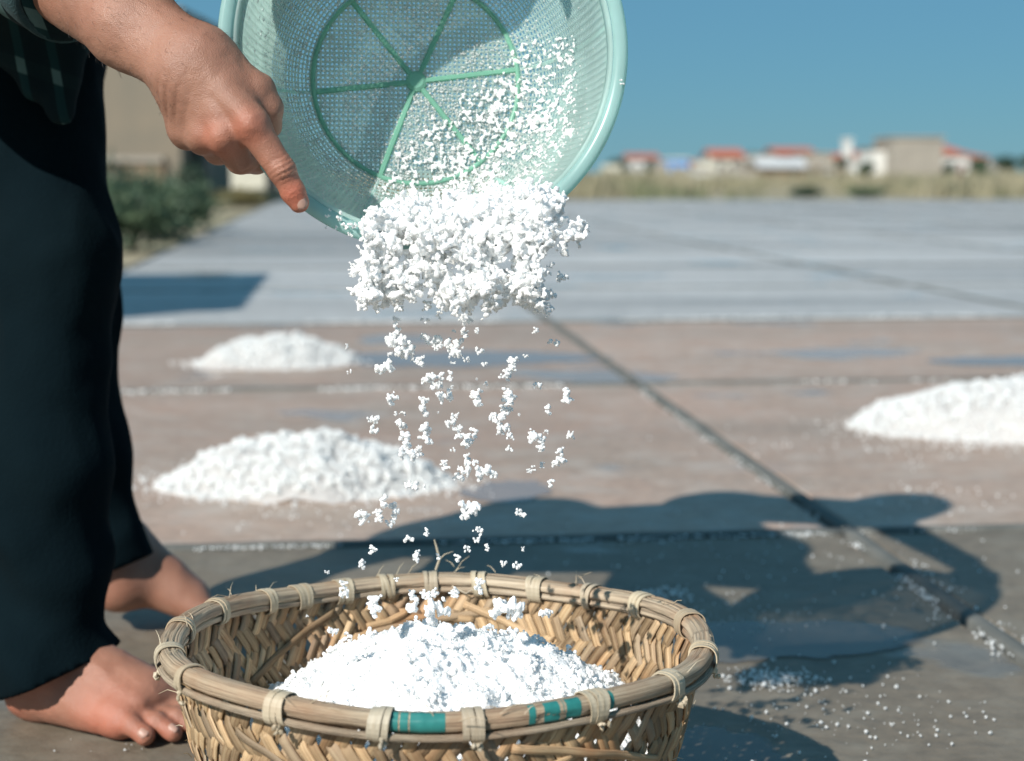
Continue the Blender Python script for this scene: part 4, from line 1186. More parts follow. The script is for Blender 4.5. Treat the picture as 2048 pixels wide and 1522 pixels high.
for (x0, y0, x1, y1, th, nc, da, db) in LINES:
    for k in range(int(nc * 1.3)):
        t = rg.random(); px = x0 + (x1 - x0) * t + rg.normal() * 4; py = y0 + (y1 - y0) * t + rg.normal() * th * .62
        g = vnoise(np.array([[px / 30, py / 22, 9.1]]))[0]
        if y0 > 470 and g < -.22: continue
        m_ = rg.integers(12, 36)
        w = np.cumsum(rg.normal(size=(m_, 3)) * .0019, 0) * .72
        dz = rg.uniform(da, db)
        c = P(px, py, 1.475 + dz)
        PTS.append(c + w); S.append(rg.uniform(.0008, .0018, m_))
for (x0, y0, x1, y1, th, nc, da, db) in LINES:     # compact cores that the loose grains cover
    for k in range(int(nc * (1.6 if y0 < 480 and nc > 200 else .7))):
        t = rg.random(); px = x0 + (x1 - x0) * t; py = y0 + (y1 - y0) * t + rg.normal() * th * .5
        if y0 > 470 and vnoise(np.array([[px / 30, py / 22, 9.1]]))[0] < -.12: continue
        PTS.append(P(px, py, 1.482 + rg.uniform(da, db))[None]); S.append(np.array([rg.uniform(.0024, .0044)]))
PTS = np.concatenate(PTS); S = np.concatenate(S)
# keep the salt in front of the sieve's plastic
X, Y = px_of(PTS); dep = (PTS - C_) @ F_
lim = sieve_depth(X, Y) - .002
inside = np.hypot(X - 852, Y - 90) < 405
over = inside & (dep > lim)
PTS[over] -= ((dep - lim)[over])[:, None] * F_[None]
v, f = blob_mesh(PTS, S * 1.0, .0010, 2.8)
v = v + .0011 * np.stack([vnoise(v * 420 + 3), vnoise(v * 420 + 17), vnoise(v * 420 + 31)], -1)
tag(mk('salt_cascade', v, f, m_salt_pack, smooth=True), 'dense white mass of salt spilling over the lower rim of the sieve', 'salt', kind='stuff')
# a few lumps stuck on the rim, left of the spill
def clump_mesh(seed, n, sz, elong):
    r = np.random.default_rng(seed)
    w = np.cumsum(r.normal(size=(n, 3)), 0); w -= w.mean(0)
    u_ = np.linalg.svd(w, full_matrices=False)[2]; w = w @ u_.T          # longest direction along x
    w = w / np.abs(w).max(0) * np.array([1, .55 * elong, .5]) + r.normal(size=(n, 3)) * .07
    v, f = blob_mesh(w, sz * r.uniform(.6, 1.25, n), .05, 2.8)
    v = v + .06 * np.stack([vnoise(v * 9 + 3), vnoise(v * 9 + 17), vnoise(v * 9 + 31)], -1)
    v = (v - (v.max(0) + v.min(0)) / 2) / (v[:, 0].max() - v[:, 0].min())
    me = fast_mesh('salt_clump', v, f, smooth=True); me.materials.append(m_salt_pack); return me
SMALL = [clump_mesh(300 + k, 12, .32, 1.15) for k in range(7)]
BIG = [clump_mesh(330 + k, 60, .17, 1.0 + .08 * (k % 5)) for k in range(12)]
CL = []
for t in """1130,40,35,30 1250,95,40,25 1315,65,15,30 1430,75,35,25 1260,30,25,35 1525,30,40,45 950,10,30,25 1755,140,25,30 1838,192,50,30 1710,256,25,15
1120,100,30,50 1130,170,110,90 1160,240,90,90 1092,248,25,25 1195,272,20,20 1065,313,85,60 1228,278,40,50 1280,180,95,60 1310,210,50,35 1385,205,90,60 1430,150,40,45 1390,245,60,50
1440,272,30,28 1500,235,40,30 1523,292,30,18 1488,140,22,28 1384,140,20,12 1378,285,25,14 895,212,12,28 908,327,24,16 1655,290,60,65 1630,340,40,60 1605,345,40,20 1270,355,80,50 1300,390,60,60
1325,350,30,40 1367,345,28,45 1372,397,12,18 1340,440,70,70 1487,360,10,12 1528,380,18,20 1763,390,38,35 1492,445,65,80 1102,447,55,50 1250,485,45,90 1630,440,75,80 1620,500,60,40 1590,540,90,60
1610,590,60,60 1640,620,35,30 1583,607,18,14 1903,433,45,70 1810,500,28,50 1680,522,12,14 1118,516,16,20 1150,516,28,18 1312,511,10,10 1018,545,55,55 1022,590,40,40 1143,570,58,55 1253,610,65,95
1370,555,50,50 1400,600,40,60 1390,525,35,22 1440,640,60,75 1480,605,32,50 1637,677,34,25 1760,625,80,55 1780,665,45,50 1803,600,22,22 1916,617,36,35 1378,680,24,20 1160,640,60,80 1180,700,90,60
1220,690,40,50 1347,750,40,45 1445,730,40,70 1430,775,60,50 1405,810,50,45 1480,740,30,28 1530,790,95,70 1860,735,70,50 1865,690,35,40 1785,750,25,28 1725,778,18,22 1745,768,22,28 1822,833,28,40
1190,850,60,45 1248,852,16,22 1065,915,45,60 1040,980,50,60 968,990,60,65 1108,960,45,80 1098,1020,40,35 1455,955,95,90 1430,985,40,30 1687,970,50,36 1495,1050,42,40 1490,1090,35,26 1260,1055,25,35
1177,1087,48,30 1015,1138,36,40 1443,1135,35,35 1533,1125,22,35 1697,1133,18,22 1213,1165,40,60 1313,1166,20,28 1403,1175,26,36 1610,1200,30,28 1672,1207,42,32 960,1205,26,45""".split():
    x, y, w, h = map(float, t.split(',')); CL.append((300 + x / 2.2756, 600 + y / 2.2756, w / 2.2756, h / 2.2756))
for (x, y, w, h) in [(703, 533, 14, 16), (722, 525, 9, 14), (701, 549, 7, 8), (1158, 486, 10, 20), (1125, 554, 24, 18), (1099, 589, 28, 20), (1013, 587, 20, 22), (798, 617, 18, 12), (854, 612, 16, 20), (878, 630, 10, 16), (927, 633, 16, 12)]:
    CL.append((x, y, w, h))
for t in "690,160,32,34 690,190,34,34 800,230,55,80 935,220,50,80 995,190,64,40 1020,250,90,80 1175,165,35,55 1085,185,36,38 1270,240,115,95 1410,260,50,40 650,327,38,36 700,332,16,14 630,115,18,14 880,140,14,16 560,270,10,10 760,85,20,34".split():
    x, y, w, h = map(float, t.split(',')); CL.append((300 + x / 1.781, 1080 + y / 1.781, w / 1.781, h / 1.781))
rg = np.random.default_rng(71)
CLO = []
for k, (x, y, w, h) in enumerate(CL):
    big = w * h > 330
    me = BIG[k % 12] if big else SMALL[k % 7]
    dep = 1.462 + rg.uniform(-.035, .035)
    if y > 1150: dep = 1.49 + rg.uniform(-.02, .03)
    o = link('salt_clump', me)
    o.location = tuple(P(x, y, dep))
    k_ = dep / FPX
    Lg, sm = max(w, h), min(w, h)
    kk = Lg * k_ * 1.12; q_ = kk * float(np.clip(sm / Lg / .62, .75, 1.45))
    o.scale = (kk, q_, q_)
    o.rotation_euler = (rg.uniform(0, 6.28), (math.pi / 2 if h > w else 0) + rg.normal() * .25, 0)
    CLO.append((o, x, y, w, h))
SIZ = lambda w, h: 'tiny' if w * h < 90 else 'small' if w * h < 330 else 'large' if w * h < 1100 else 'very large'
def words(x, y, w, h):
    sh = 'upright' if h > 1.35 * w else 'broad' if w > 1.35 * h else 'roundish'
    ver = ('just below the spill' if y < 660 else 'by the small heap' if y < 760 else 'under the small heap' if y < 815 else
           "at the long heap's top" if y < 900 else "at the long heap's middle" if y < 975 else "at the long heap's foot" if y < 1060 else
           'above the basket rim' if y < 1150 else 'inside the basket')
    hor = ('far left of stream' if x < 745 else 'left of stream' if x < 815 else 'left of midstream' if x < 880 else 'in midstream' if x < 945 else 'right of midstream' if x < 1010 else 'right of stream' if x < 1090 else 'far right of stream')
    return f'{SIZ(w, h)} {sh} white salt clump {ver}, {hor}'
seen = {}
for (o, x, y, w, h) in CLO: seen.setdefault(words(x, y, w, h), []).append((o, x, y))
for lab, l in seen.items():
    l.sort(key=lambda t: t[2])
    nm = [''] if len(l) == 1 else ['upper ', 'lower '] if len(l) == 2 else ['uppermost ', 'middle ', 'lowest '] if len(l) == 3 else [''] * len(l)
    for t, n_ in zip(l, nm): tag(t[0], n_ + lab, 'salt clump', 'salt clumps falling from the sieve')
RIMW = ['uppermost', 'largest', 'second largest', 'lone lower', 'lowest', 'inner', 'tiny', 'outermost', 'lone right-hand', 'big wall-clinging']
for k, (x, y, w, h) in enumerate([(655, 432, 12, 10), (678, 432, 22, 20), (690, 452, 16, 18), (672, 455, 10, 8), (700, 470, 14, 12), (710, 452, 14, 14), (660, 420, 8, 8), (652, 455, 7, 6), (1243, 165, 14, 9), (1085, 240, 34, 34)]):
    o = link('salt_clump', SMALL[k % 7])
    t = float(sieve_depth(np.array([float(x)]), np.array([float(y)]))[0]) - .004
    o.location = tuple(P(x, y, t)); k_ = t / FPX; o.scale = (max(w, h) * k_,) * 3; o.rotation_euler = (k, k * 1.7, 0)
    tag(o, RIMW[k] + ' white salt crumb stuck ' + ('to the rim of the sieve beside the fingertip' if k < 8 else 'to the right side of the sieve'), 'salt clump', 'salt crumbs stuck on the sieve rim')

# ================================================================== the person
def skin_material():
    m, nt, out = newmat('skin')
    bs = N(nt, 'ShaderNodeBsdfPrincipled', Roughness=.5)
    tc = N(nt, 'ShaderNodeTexCoord')
    n1 = N(nt, 'ShaderNodeTexNoise', Scale=22.0, Detail=5.0); L(nt, tc.outputs['Object'], n1.inputs['Vector'])
    n2 = N(nt, 'ShaderNodeTexNoise', Scale=9.0, Detail=3.0); L(nt, tc.outputs['Object'], n2.inputs['Vector'])
    at = N(nt, 'ShaderNodeAttribute'); at.attribute_name = 'flush'
    c = ramp(nt, n1.outputs[0], [(.3, (.265, .126, .083)), (.7, (.355, .180, .122))])
    c = mixc(nt, ramp(nt, n2.outputs[0], [(.45, (0, 0, 0)), (.75, (.35, .35, .35))]), c, (.33, .115, .065))
    c = mixc(nt, at.outputs['Fac'], c, (.50, .125, .07))
    L(nt, c, bs.inputs['Base Color'])
    bs.inputs['Subsurface Weight'].default_value = .12
    bs.inputs['Subsurface Radius'].default_value = (.010, .004, .002)
    bs.inputs['Subsurface Scale'].default_value = .5
    vo = N(nt, 'ShaderNodeTexVoronoi', Scale=900.0); L(nt, tc.outputs['Object'], vo.inputs['Vector'])
    n3 = N(nt, 'ShaderNodeTexNoise', Scale=260.0, Detail=4.0); L(nt, tc.outputs['Object'], n3.inputs['Vector'])
    ad = N(nt, 'ShaderNodeMath', operation='ADD'); L(nt, vo.outputs['Distance'], ad.inputs[0]); L(nt, n3.outputs[0], ad.inputs[1])
    bp = N(nt, 'ShaderNodeBump', Strength=.38, Distance=.0011); L(nt, ad.outputs[0], bp.inputs['Height']); L(nt, bp.outputs[0], bs.inputs['Normal'])
    L(nt, bs.outputs[0], out.inputs['Surface'])
    return m
m_skin = skin_material()
m_nail = pmat('nail', (.47, .29, .23), (.42, .25, .195), scale=60, rough=.45)
m_trouser = pmat('dark_cotton', (.0020, .0068, .0098), (.0028, .0082, .0112), scale=6, rough=.95, bump=.15, bscale=220, spec=.06)
m_hair = pmat('black_hair', (.012, .010, .010), (.02, .017, .015), scale=40, rough=.5, stretch=(1, 1, 6))

# --- hand and forearm: joints laid out in the view, at their own depths
HB = 1.445
def H(px, py, d=0.0): return P(px, py, HB + d)
J = dict(
    elbow=H(95, -75, .14), fore=H(262, 48, .065), wrist=H(388, 136, .020),
    i0=H(503, 250, -.006), i1=H(563, 340, -.002), i2=H(586, 383, .003), i3=H(598, 405, .006),
    m0=H(450, 272, .004), m1=H(481, 316, .024), m2=H(512, 322, .056), m3=H(540, 306, .062),
    r0=H(408, 272, .018), r1=H(436, 300, .052), r2=H(478, 304, .070),
    p0=H(382, 256, .034), p1=H(402, 284, .062), p2=H(440, 290, .078),
    t0=H(418, 122, .030), t1=H(514, 182, .020), t2=H(536, 216, .022), t3=H(541, 254, .036))
perp = nrm(H(388 - 57, 136 + 82, .02) - J['wrist'])
def f_arm(p):
    a = cap(p, J['elbow'], J['fore'], .049, .0405)
    for s in (-.011, .011):
        a = smin(a, cap(p, J['fore'] + perp * s * .8, J['wrist'] + perp * s, .031, .0255), .02)
    h = cap(p, J['wrist'] + perp * .012, J['p0'], .023, .0165)
    h = smin(h, cap(p, H(366, 196, .030), H(376, 258, .036), .0205, .0185), .012)
    h = smin(h, cap(p, J['wrist'] + perp * .006, J['r0'], .024, .0165), .012)
    h = smin(h, cap(p, J['wrist'], J['m0'], .0245, .0165), .012)
    h = smin(h, cap(p, J['wrist'] - perp * .010, J['i0'], .0245, .0165), .012)
    th = cap(p, J['t0'], J['t1'], .023, .0160)
    h = smin(h, th, .016)
    h = smin(h, cap(p, H(440, 150, .024), H(492, 215, .018), .019, .015), .012)
    a = smin(a, h, .022)
    # knuckles
    for q, r, k in ((H(501, 250, -.0165), .0088, .010), (H(446, 274, -.0065), .0095, .010), (H(404, 274, .008), .009, .010), (H(378, 258, .026), .008, .010)):
        a = smin(a, sph(p, q, r), k)
    # tendons on the back of the hand
    for q0, q1 in ((H(420, 160, -.0035), H(497, 242, -.0155)), (H(405, 170, -.002), H(444, 262, -.0075)), (H(390, 175, .004), H(404, 262, .005))):
        a = smin(a, cap(p, q0, q1, .0052, .0045), .009)
    for q0, q1, q2 in ((H(398, 168, -.0035), H(432, 226, -.010), H(470, 246, -.0095)), (H(330, 88, .010), H(372, 118, -.002), H(430, 150, -.005)), (H(412, 205, -.006), H(400, 240, .001), H(418, 262, .001))):
        a = smin(a, smin(cap(p, q0, q1, .0022, .0020), cap(p, q1, q2, .0020, .0016), .003), .0045)     # veins
    # fingers
    f1 = smin(cap(p, J['i0'], J['i1'], .0152, .0122), cap(p, J['i1'], J['i2'], .0119, .0106), .004)
    f1 = smin(f1, cap(p, J['i2'], J['i3'], .0107, .0093), .004)
    f1 = smin(f1, sph(p, H(564, 340, -.005), .0102), .005)
    a = smin(a, f1, .007)
    f2 = smin(cap(p, J['m0'], J['m1'], .0158, .0142), cap(p, J['m1'], J['m2'], .0138, .0125), .005)
    f2 = smin(f2, cap(p, J['m2'], J['m3'], .0118, .0105), .004)
    a = smin(a, f2, .007)
    f3 = smin(cap(p, J['r0'], J['r1'], .0150, .0135), cap(p, J['r1'], J['r2'], .0130, .0115), .005)
    a = smin(a, f3, .006)
    f4 = smin(cap(p, J['p0'], J['p1'], .0132, .0118), cap(p, J['p1'], J['p2'], .0112, .010), .005)
    a = smin(a, f4, .006)
    f5 = smin(cap(p, J['t1'], J['t2'], .0158, .0136), cap(p, J['t2'], J['t3'], .0134, .0105), .005)
    a = smin(a, f5, .006)
    return a
def bounds(pts, m):
    a = np.array(pts); return a.min(0) - m, a.max(0) + m
lo, hi = bounds(list(J.values()), .06)
Va, Qa = surfnet(f_arm, lo, hi, .0016)
# wrinkles over the index joints, the wrist crease
def crease(V, c, ax, per, amp, rad):
    d = V - c; t = d @ nrm(ax); r = np.linalg.norm(d, axis=1)
    w = np.exp(-(r / rad) ** 2)
    wob = .0012 * vnoise(V * 180)
    return amp * w * (np.abs(np.sin((t + wob) * math.pi / per)) ** .7 - .6)
def vnorm(V, Q):
    n = np.zeros_like(V); fn = np.cross(V[Q[:, 2]] - V[Q[:, 0]], V[Q[:, 3]] - V[Q[:, 1]])
    for k in range(4): np.add.at(n, Q[:, k], fn)
    return n / np.maximum(np.linalg.norm(n, axis=1), 1e-9)[:, None]
def relax(V, Q, it=2, lam=.5):
    for _ in range(it):
        s = np.zeros_like(V); c = np.zeros(len(V))
        for k in range(4):
            a, b = Q[:, k], Q[:, (k + 1) % 4]
            np.add.at(s, a, V[b]); np.add.at(c, a, 1); np.add.at(s, b, V[a]); np.add.at(c, b, 1)
        V = V * (1 - lam) + lam * s / c[:, None]
    return V
Va = relax(Va, Qa, 2, .4)
nv = vnorm(Va, Qa)
ia = J['i3'] - J['i0']
Va = Va + nv * (crease(Va, H(566, 336, -.012), ia, .0046, .0021, .0105) + crease(Va, H(587, 378, -.006), ia, .0036, .0012, .0065)
      + crease(Va, H(352, 195, .01), J['wrist'] - J['fore'], .011, .0018, .022) + .0005 * fbm(Va * 90, 2))[:, None]

def flush_of(V, spots):
    a = np.zeros(len(V))
    for c, r, s in spots: a = np.maximum(a, s * np.exp(-(np.linalg.norm(V - c, axis=1) / r) ** 2))
    return a
fl_a = flush_of(Va, [(H(590, 388, 0), .018, .75), (H(500, 258, -.015), .016, .55), (H(440, 280, 0), .018, .5), (H(560, 330, 0), .03, .2)])

# --- feet, in a frame of their own: x to the toes, y to the little toe, z up
def foot_fn(q, lift):
    d = sph(q, (.032, 0, .033), .032)
    d = smin(d, cap(q, (.03, .008, .026), (.16, .034, .020), .026, .018), .02)
    d = smin(d, cap(q, (.05, .0, .056), (.165, .0, .034), .036, .025), .03)
    d = smin(d, cap(q, (.07, -.015, .042), (.18, -.028, .027), .027, .021), .02)
    d = smin(d, cap(q, (.065, -.004, .078), (.165, -.014, .040), .026, .018), .02)
    d = smin(d, cap(q, (.055, 0, .07), (.050, 0, .078 if lift else .12), .037, .035), .025)
    d = smin(d, sph(q, (.052, .030, .088), .013), .016)
    d = smin(d, sph(q, (.054, -.031, .094), .013), .016)
    d = smin(d, cap(q, (.012, 0, .05), (.020, 0, .07 if lift else .12), .014, .013), .02)
    for (a, b, ra, rb) in (((.185, -.031, .024), (.240, -.035, .0165), .019, .0145), ((.186, -.010, .023), (.243, -.012, .0125), .0125, .0098), ((.180, .005, .021), (.235, .0045, .012), .0108, .0095),
                           ((.170, .0215, .020), (.217, .0235, .012), .0108, .0098), ((.156, .037, .018), (.196, .0435, .0125), .0112, .0104)):
        mid = (np.array(a) * .45 + np.array(b) * .55) + np.array([0, 0, .006])
        t = smin(cap(q, a, mid, ra, (ra + rb) * .48), cap(q, mid, b, (ra + rb) * .48, rb), .004)
        d = smin(d, t, .0045)
    # tendons towards the toes
    for y0, y1 in ((-.012, -.022), (0, -.008), (.008, .008), (.015, .022)):
        d = smin(d, cap(q, (.10, y0, .0725), (.178, y1, .0375), .004, .0035), .012)
    return np.maximum(d, -q[..., 2] + .0)
def foot_frame(heel, head, scale, mirror, pitch):
    x = np.array([math.cos(head), math.sin(head), 0]); y = np.array([math.sin(head), -math.cos(head), 0]) * (1 if not mirror else -1); z = np.array([0, 0, 1.0])
    def to_local(p):
        q = (p - np.asarray(heel, np.float32)); l = np.stack([q @ x, q @ y, q @ z], -1).astype(np.float32) / scale
        if pitch:
            c, s = math.cos(pitch), math.sin(pitch); a = l[..., 0] - .19; b = l[..., 2] - .0
            up = a < 0
            la = a * c - b * s; lb = a * s + b * c
            w = np.clip((.03 - a) / .06, 0, 1)
            l = np.stack([.19 + la * w + a * (1 - w), l[..., 1], lb * w + b * (1 - w)], -1)
        return l
    def to_world(l):
        l = np.asarray(l, float); l = l * scale
        return np.asarray(heel) + l[0] * x + l[1] * y + l[2] * z
    return to_local, to_world
hr = G(70, 1432)
RF_l, RF_w = foot_frame((-.612, 1.905, .001), math.radians(-21.5), 1.13, False, 0)
LF_l, LF_w = foot_frame((-.655, 2.265, .001), math.radians(4), 1.10, True, math.radians(17))
SHIN_R = P(98, 1080, 1.945); ANK_R = RF_w((.050, 0, .11))
SHIN_L = P(185, 930, 2.275); ANK_L = P(236, 1172, 2.29)
def f_rf(p): return smin(foot_fn(RF_l(p), 0) * 1.13, cap(p, ANK_R, SHIN_R, .038, .036), .02)
def f_lf(p): return smin(foot_fn(LF_l(p), 1) * 1.10 * .9, cap(p, ANK_L, SHIN_L, .037, .036), .03)
Vr, Qr = surfnet(f_rf, (-.70, 1.70, -.005), (-.26, 2.02, .34), .0026)
Vl, Ql = surfnet(f_lf, (-.76, 2.12, -.005), (-.30, 2.40, .34), .0032, 2.2)
Vr = relax(Vr, Qr, 2, .4); Vl = relax(Vl, Ql, 2, .4)
nr_ = vnorm(Vr, Qr)
Vr = Vr + nr_ * (.0010 * fbm(Vr * 45, 3) + crease(Vr, RF_w((.16, .02, .045)), np.array([.93, -.37, 0]), .006, .0006, .03))[:, None]
fl_r = flush_of(Vr, [(RF_w((.15, .045, .02)), .05, .45), (RF_w((.19, .04, .012)), .02, .55), (RF_w((.21, .024, .012)), .02, .45), (RF_w((.01, .02, .02)), .045, .4), (RF_w((.06, .03, .05)), .04, .3)])
fl_l = flush_of(Vl, [(LF_w((0.0, -.02, .08)), .04, .45)])

# --- the rest of the body (mostly under the clothes, head and far arm above the frame)
HIPR, HIPL = P(20, 30, 2.02), P(40, 80, 2.12)
PEL = np.array([-.73, 2.03, .83]); CHE = np.array([-.47, 1.95, .995]); SHR = np.array([-.47, 1.79, 1.00]); SHL = np.array([-.40, 2.11, 1.00])
HEAD = np.array([-.15, 1.93, 1.09])
LELB = np.array([-.13, 1.98, 1.03]); LWR = P(1020, -270, 1.60)
def f_torso(p):
    d = cap(p, PEL, CHE, .10, .10)
    d = smin(d, cap(p, SHR, SHL, .06, .06), .05)
    d = smin(d, cap(p, SHR, J['elbow'], .052, .048), .03)
    d = smin(d, cap(p, SHL, LELB, .052, .044), .03)
    d = smin(d, cap(p, LELB, LWR, .042, .028), .02)
    hb = LWR + np.array([.02, -.06, -.02])
    d = smin(d, cap(p, LWR, hb, .026, .024), .015)
    for k in range(4): d = smin(d, cap(p, hb + np.array([(k - 1.5) * .018, 0, 0]), hb + np.array([(k - 1.5) * .021, -.045, -.035 + .004 * k]), .0095, .0085), .004)
    d = smin(d, cap(p, hb + np.array([-.03, .01, 0]), hb + np.array([-.055, -.03, .01]), .011, .009), .006)
    d = smin(d, cap(p, CHE + [.07, 0, .07], HEAD - [.05, 0, .05], .055, .052), .03)
    hf = nrm([.75, 0, -.55]); hu = nrm([.55, 0, .75])
    hd = sph(p, HEAD + hu * .03, .092)
    hd = smin(hd, cap(p, HEAD + hf * .02, HEAD + hf * .055 - hu * .085, .075, .045), .05)
    hd = smin(hd, cap(p, HEAD + hf * .085 + hu * .01, HEAD + hf * .115 - hu * .03, .010, .016), .015)     # nose
    for s in (-1, 1): hd = smin(hd, cap(p, HEAD + [0, s * .085, 0] + hu * .015, HEAD + [0, s * .088, 0] - hu * .035, .014, .011), .008)
    hd = np.maximum(hd, -sph(p, HEAD + hf * .10 - hu * .062, .006))                                       # mouth dimple
    for s in (-1, 1): hd = -smin(-hd, sph(p, HEAD + hf * .098 + hu * .012 + np.array([0, s * .033, 0]), .013), .012)  # eye sockets
    d = smin(d, hd, .03)
    for q in ((HIPR, P(112, 540, 1.94), SHIN_R), (HIPL, P(130, 590, 2.25), SHIN_L)):
        d = smin(d, smin(cap(p, q[0], q[1], .075, .045), cap(p, q[1], q[2], .045, .034), .03), .03)
    d = smin(d, cap(p, HIPR, PEL, .09, .11), .05); d = smin(d, cap(p, HIPL, PEL, .09, .11), .05)
    return d
Vt, Qt = surfnet(f_torso, (-.95, 1.50, .18), (.25, 2.42, 1.4), .010)
parts = [(Va, Qa, fl_a), (Vr, Qr, fl_r), (Vl, Ql, fl_l), (Vt, Qt, np.zeros(len(Vt)))]
V = np.concatenate([a for a, _, _ in parts]); off = np.cumsum([0] + [len(a) for a, _, _ in parts[:-1]])
Q = np.concatenate([q + o for (_, q, _), o in zip(parts, off)])
me = fast_mesh('body', V, Q, smooth=True)
at = me.attributes.new('flush', 'FLOAT', 'POINT'); at.data.foreach_set('value', np.concatenate([c for _, _, c in parts]).astype(np.float32))
person = tag(empty('person', (-.55, 2.05, 0)), 'barefoot person in dark trousers and plaid shirt tipping the sieve over the basket', 'person')
def child(o): o.parent = person; o.matrix_parent_inverse = Matrix.Translation((.55, -2.05, 0)); return o
body = child(link('body', me, m_skin))

# nails
def nail(name, c, along, normal, l, w, par=body, mat=None):
    along = nrm(along); normal = nrm(normal - along * (np.asarray(normal) @ along)); side = np.cross(along, normal)
    n, m_ = 9, 7; V = []; F = []
    for i in range(n):
        for j in range(m_):
            u = i / (n - 1) * 2 - 1; v = j / (m_ - 1) * 2 - 1
            ww = w * (1 - .18 * abs(u) ** 3) * (1 if u < .6 else math.sqrt(max(.05, 1 - ((u - .6) / .42) ** 2)))
            V.append(c + along * u * l + side * v * ww + normal * (-.42 * w * v * v - .10 * l * max(0, u) ** 2 - .12 * l * max(0, -u) ** 2))
    for i in range(n - 1):
        for j in range(m_ - 1): F.append((i * m_ + j, i * m_ + j + 1, (i + 1) * m_ + j + 1, (i + 1) * m_ + j))
    o = mkpoly(name, V, F, mat or m_nail, None, True)
    md = o.modifiers.new('solid', 'SOLIDIFY'); md.thickness = .0007
    o.parent = par; o.matrix_parent_inverse = (par.matrix_parent_inverse.copy()) if False else Matrix.Identity(4)
    return o
bpy.context.view_layer.update()
def project(fn, c, dirn):
    """walk from c along dirn out to the skin surface"""
    c = np.array(c, float); dirn = nrm(dirn)
    for _ in range(30):
        d = float(fn(c[None].astype(np.float32))[0]); c = c - dirn * d
    return c
nn = nrm(-F_ + .25 * R_ - .15 * U_)
c = project(f_arm, H(600, 405, .004), nn)
nail('fingernail', c + nn * .0003, J['i3'] - J['i2'], nn, .0062, .0058)
for (lx, ly, lz, w_, l_) in ((.201, .047, .013, .0064, .0060), (.222, .0265, .013, .0060, .0062), (.237, .008, .013, .005, .005), (.248, -.012, .013, .0055, .0055), (.247, -.035, .016, .010, .009)):
    lat = .75 if ly > .02 else .1
    nl = np.array([.55, lat, .75]); wx = RF_w((1, 0, 0)) - RF_w((0, 0, 0)); wy = RF_w((0, 1, 0)) - RF_w((0, 0, 0))
    nn = nrm(nl[0] * wx + nl[1] * wy + nl[2] * np.array([0, 0, 1.13]))
    c0 = RF_w((lx - .006, ly - .003, lz)); c = project(f_rf, c0, nn)
    nail('toenail', c + nn * .0006, nrm(wx) * .9 - np.array([0, 0, .5]), nn, l_, w_)
for o in body.children: o.matrix_parent_inverse = body.matrix_world.inverted()

# --- trousers
def plane_cut(d, p, a, b, depth_dir, keep_up=True):
    n = nrm(np.cross(np.asarray(b) - np.asarray(a), depth_dir))
    if n[2] < 0: n = -n
    return np.maximum(d, -((p - np.asarray(a, np.float32)) @ n.astype(np.float32)))
def leg_sdf(p, pts, rad, hem_a, hem_b, fold_ph, hollow=False):
    d = None
    for i in range(len(pts) - 1):
        c = cap(p, pts[i], pts[i + 1], rad[i], rad[i + 1]); d = c if d is None else smin(d, c, .05)
    zz = p[..., 2]
    fold = .0075 * np.sin(zz * 46 + 2.2 * np.sin(p[..., 0] * 22 + fold_ph) + fold_ph) * np.clip((.75 - zz) * 3, 0, 1) * (.5 + .5 * np.sin(zz * 9 + fold_ph))
    q_ = p * np.array([9.0, 9.0, 5.0], np.float32) + fold_ph
    fold = fold + .009 * (np.abs(vnoise(q_)) - .35) + .005 * (np.abs(vnoise(q_ * 2.3)) - .3) + .0016 * vnoise(p * 34)
    d = d + fold
    inn = cap(p, pts[-2], np.asarray(pts[-1]) + (np.asarray(pts[-1]) - np.asarray(pts[-2])) * .3, rad[-1] * .80, rad[-1] * .82) + fold
    low = np.maximum(inn, zz - (min(hem_a[2], hem_b[2]) + .035))
    d = np.maximum(d, -low) if hollow else d
    return plane_cut(d, p, hem_a, hem_b, F_ * .8 + np.array([0, .4, -.02]))
PR_N = [P(20, 20, 2.02), P(118, 520, 1.935), P(90, 960, 1.945), P(110, 1340, 1.942), P(113, 1450, 1.942)]
PR_F = [P(40, 80, 2.14), P(134, 590, 2.25), P(163, 900, 2.27), P(226, 1140, 2.295), P(240, 1220, 2.3)]
def f_tr(p):
    a = leg_sdf(p, PR_N, [.102, .067, .072, .065, .065], P(222, 1300, 1.942), P(20, 1388, 1.942), 0.4)
    b = leg_sdf(p, PR_F, [.090, .062, .057, .053, .055], P(308, 1106, 2.295), P(150, 1170, 2.295), 2.1)
    d = smin(a, b, .012)
    d = smin(d, cap(p, PEL + [-.02, 0, -.02], HIPR, .115, .105), .06); d = smin(d, cap(p, PEL + [-.02, 0, -.02], HIPL, .115, .105), .06)
    return d
Vp, Qp = surfnet(f_tr, (-1.02, 1.72, .02), (-.36, 2.45, 1.08), .005)
Vp = relax(Vp, Qp, 1, .4)
child(mk('trousers', Vp, Qp, m_trouser, smooth=True))

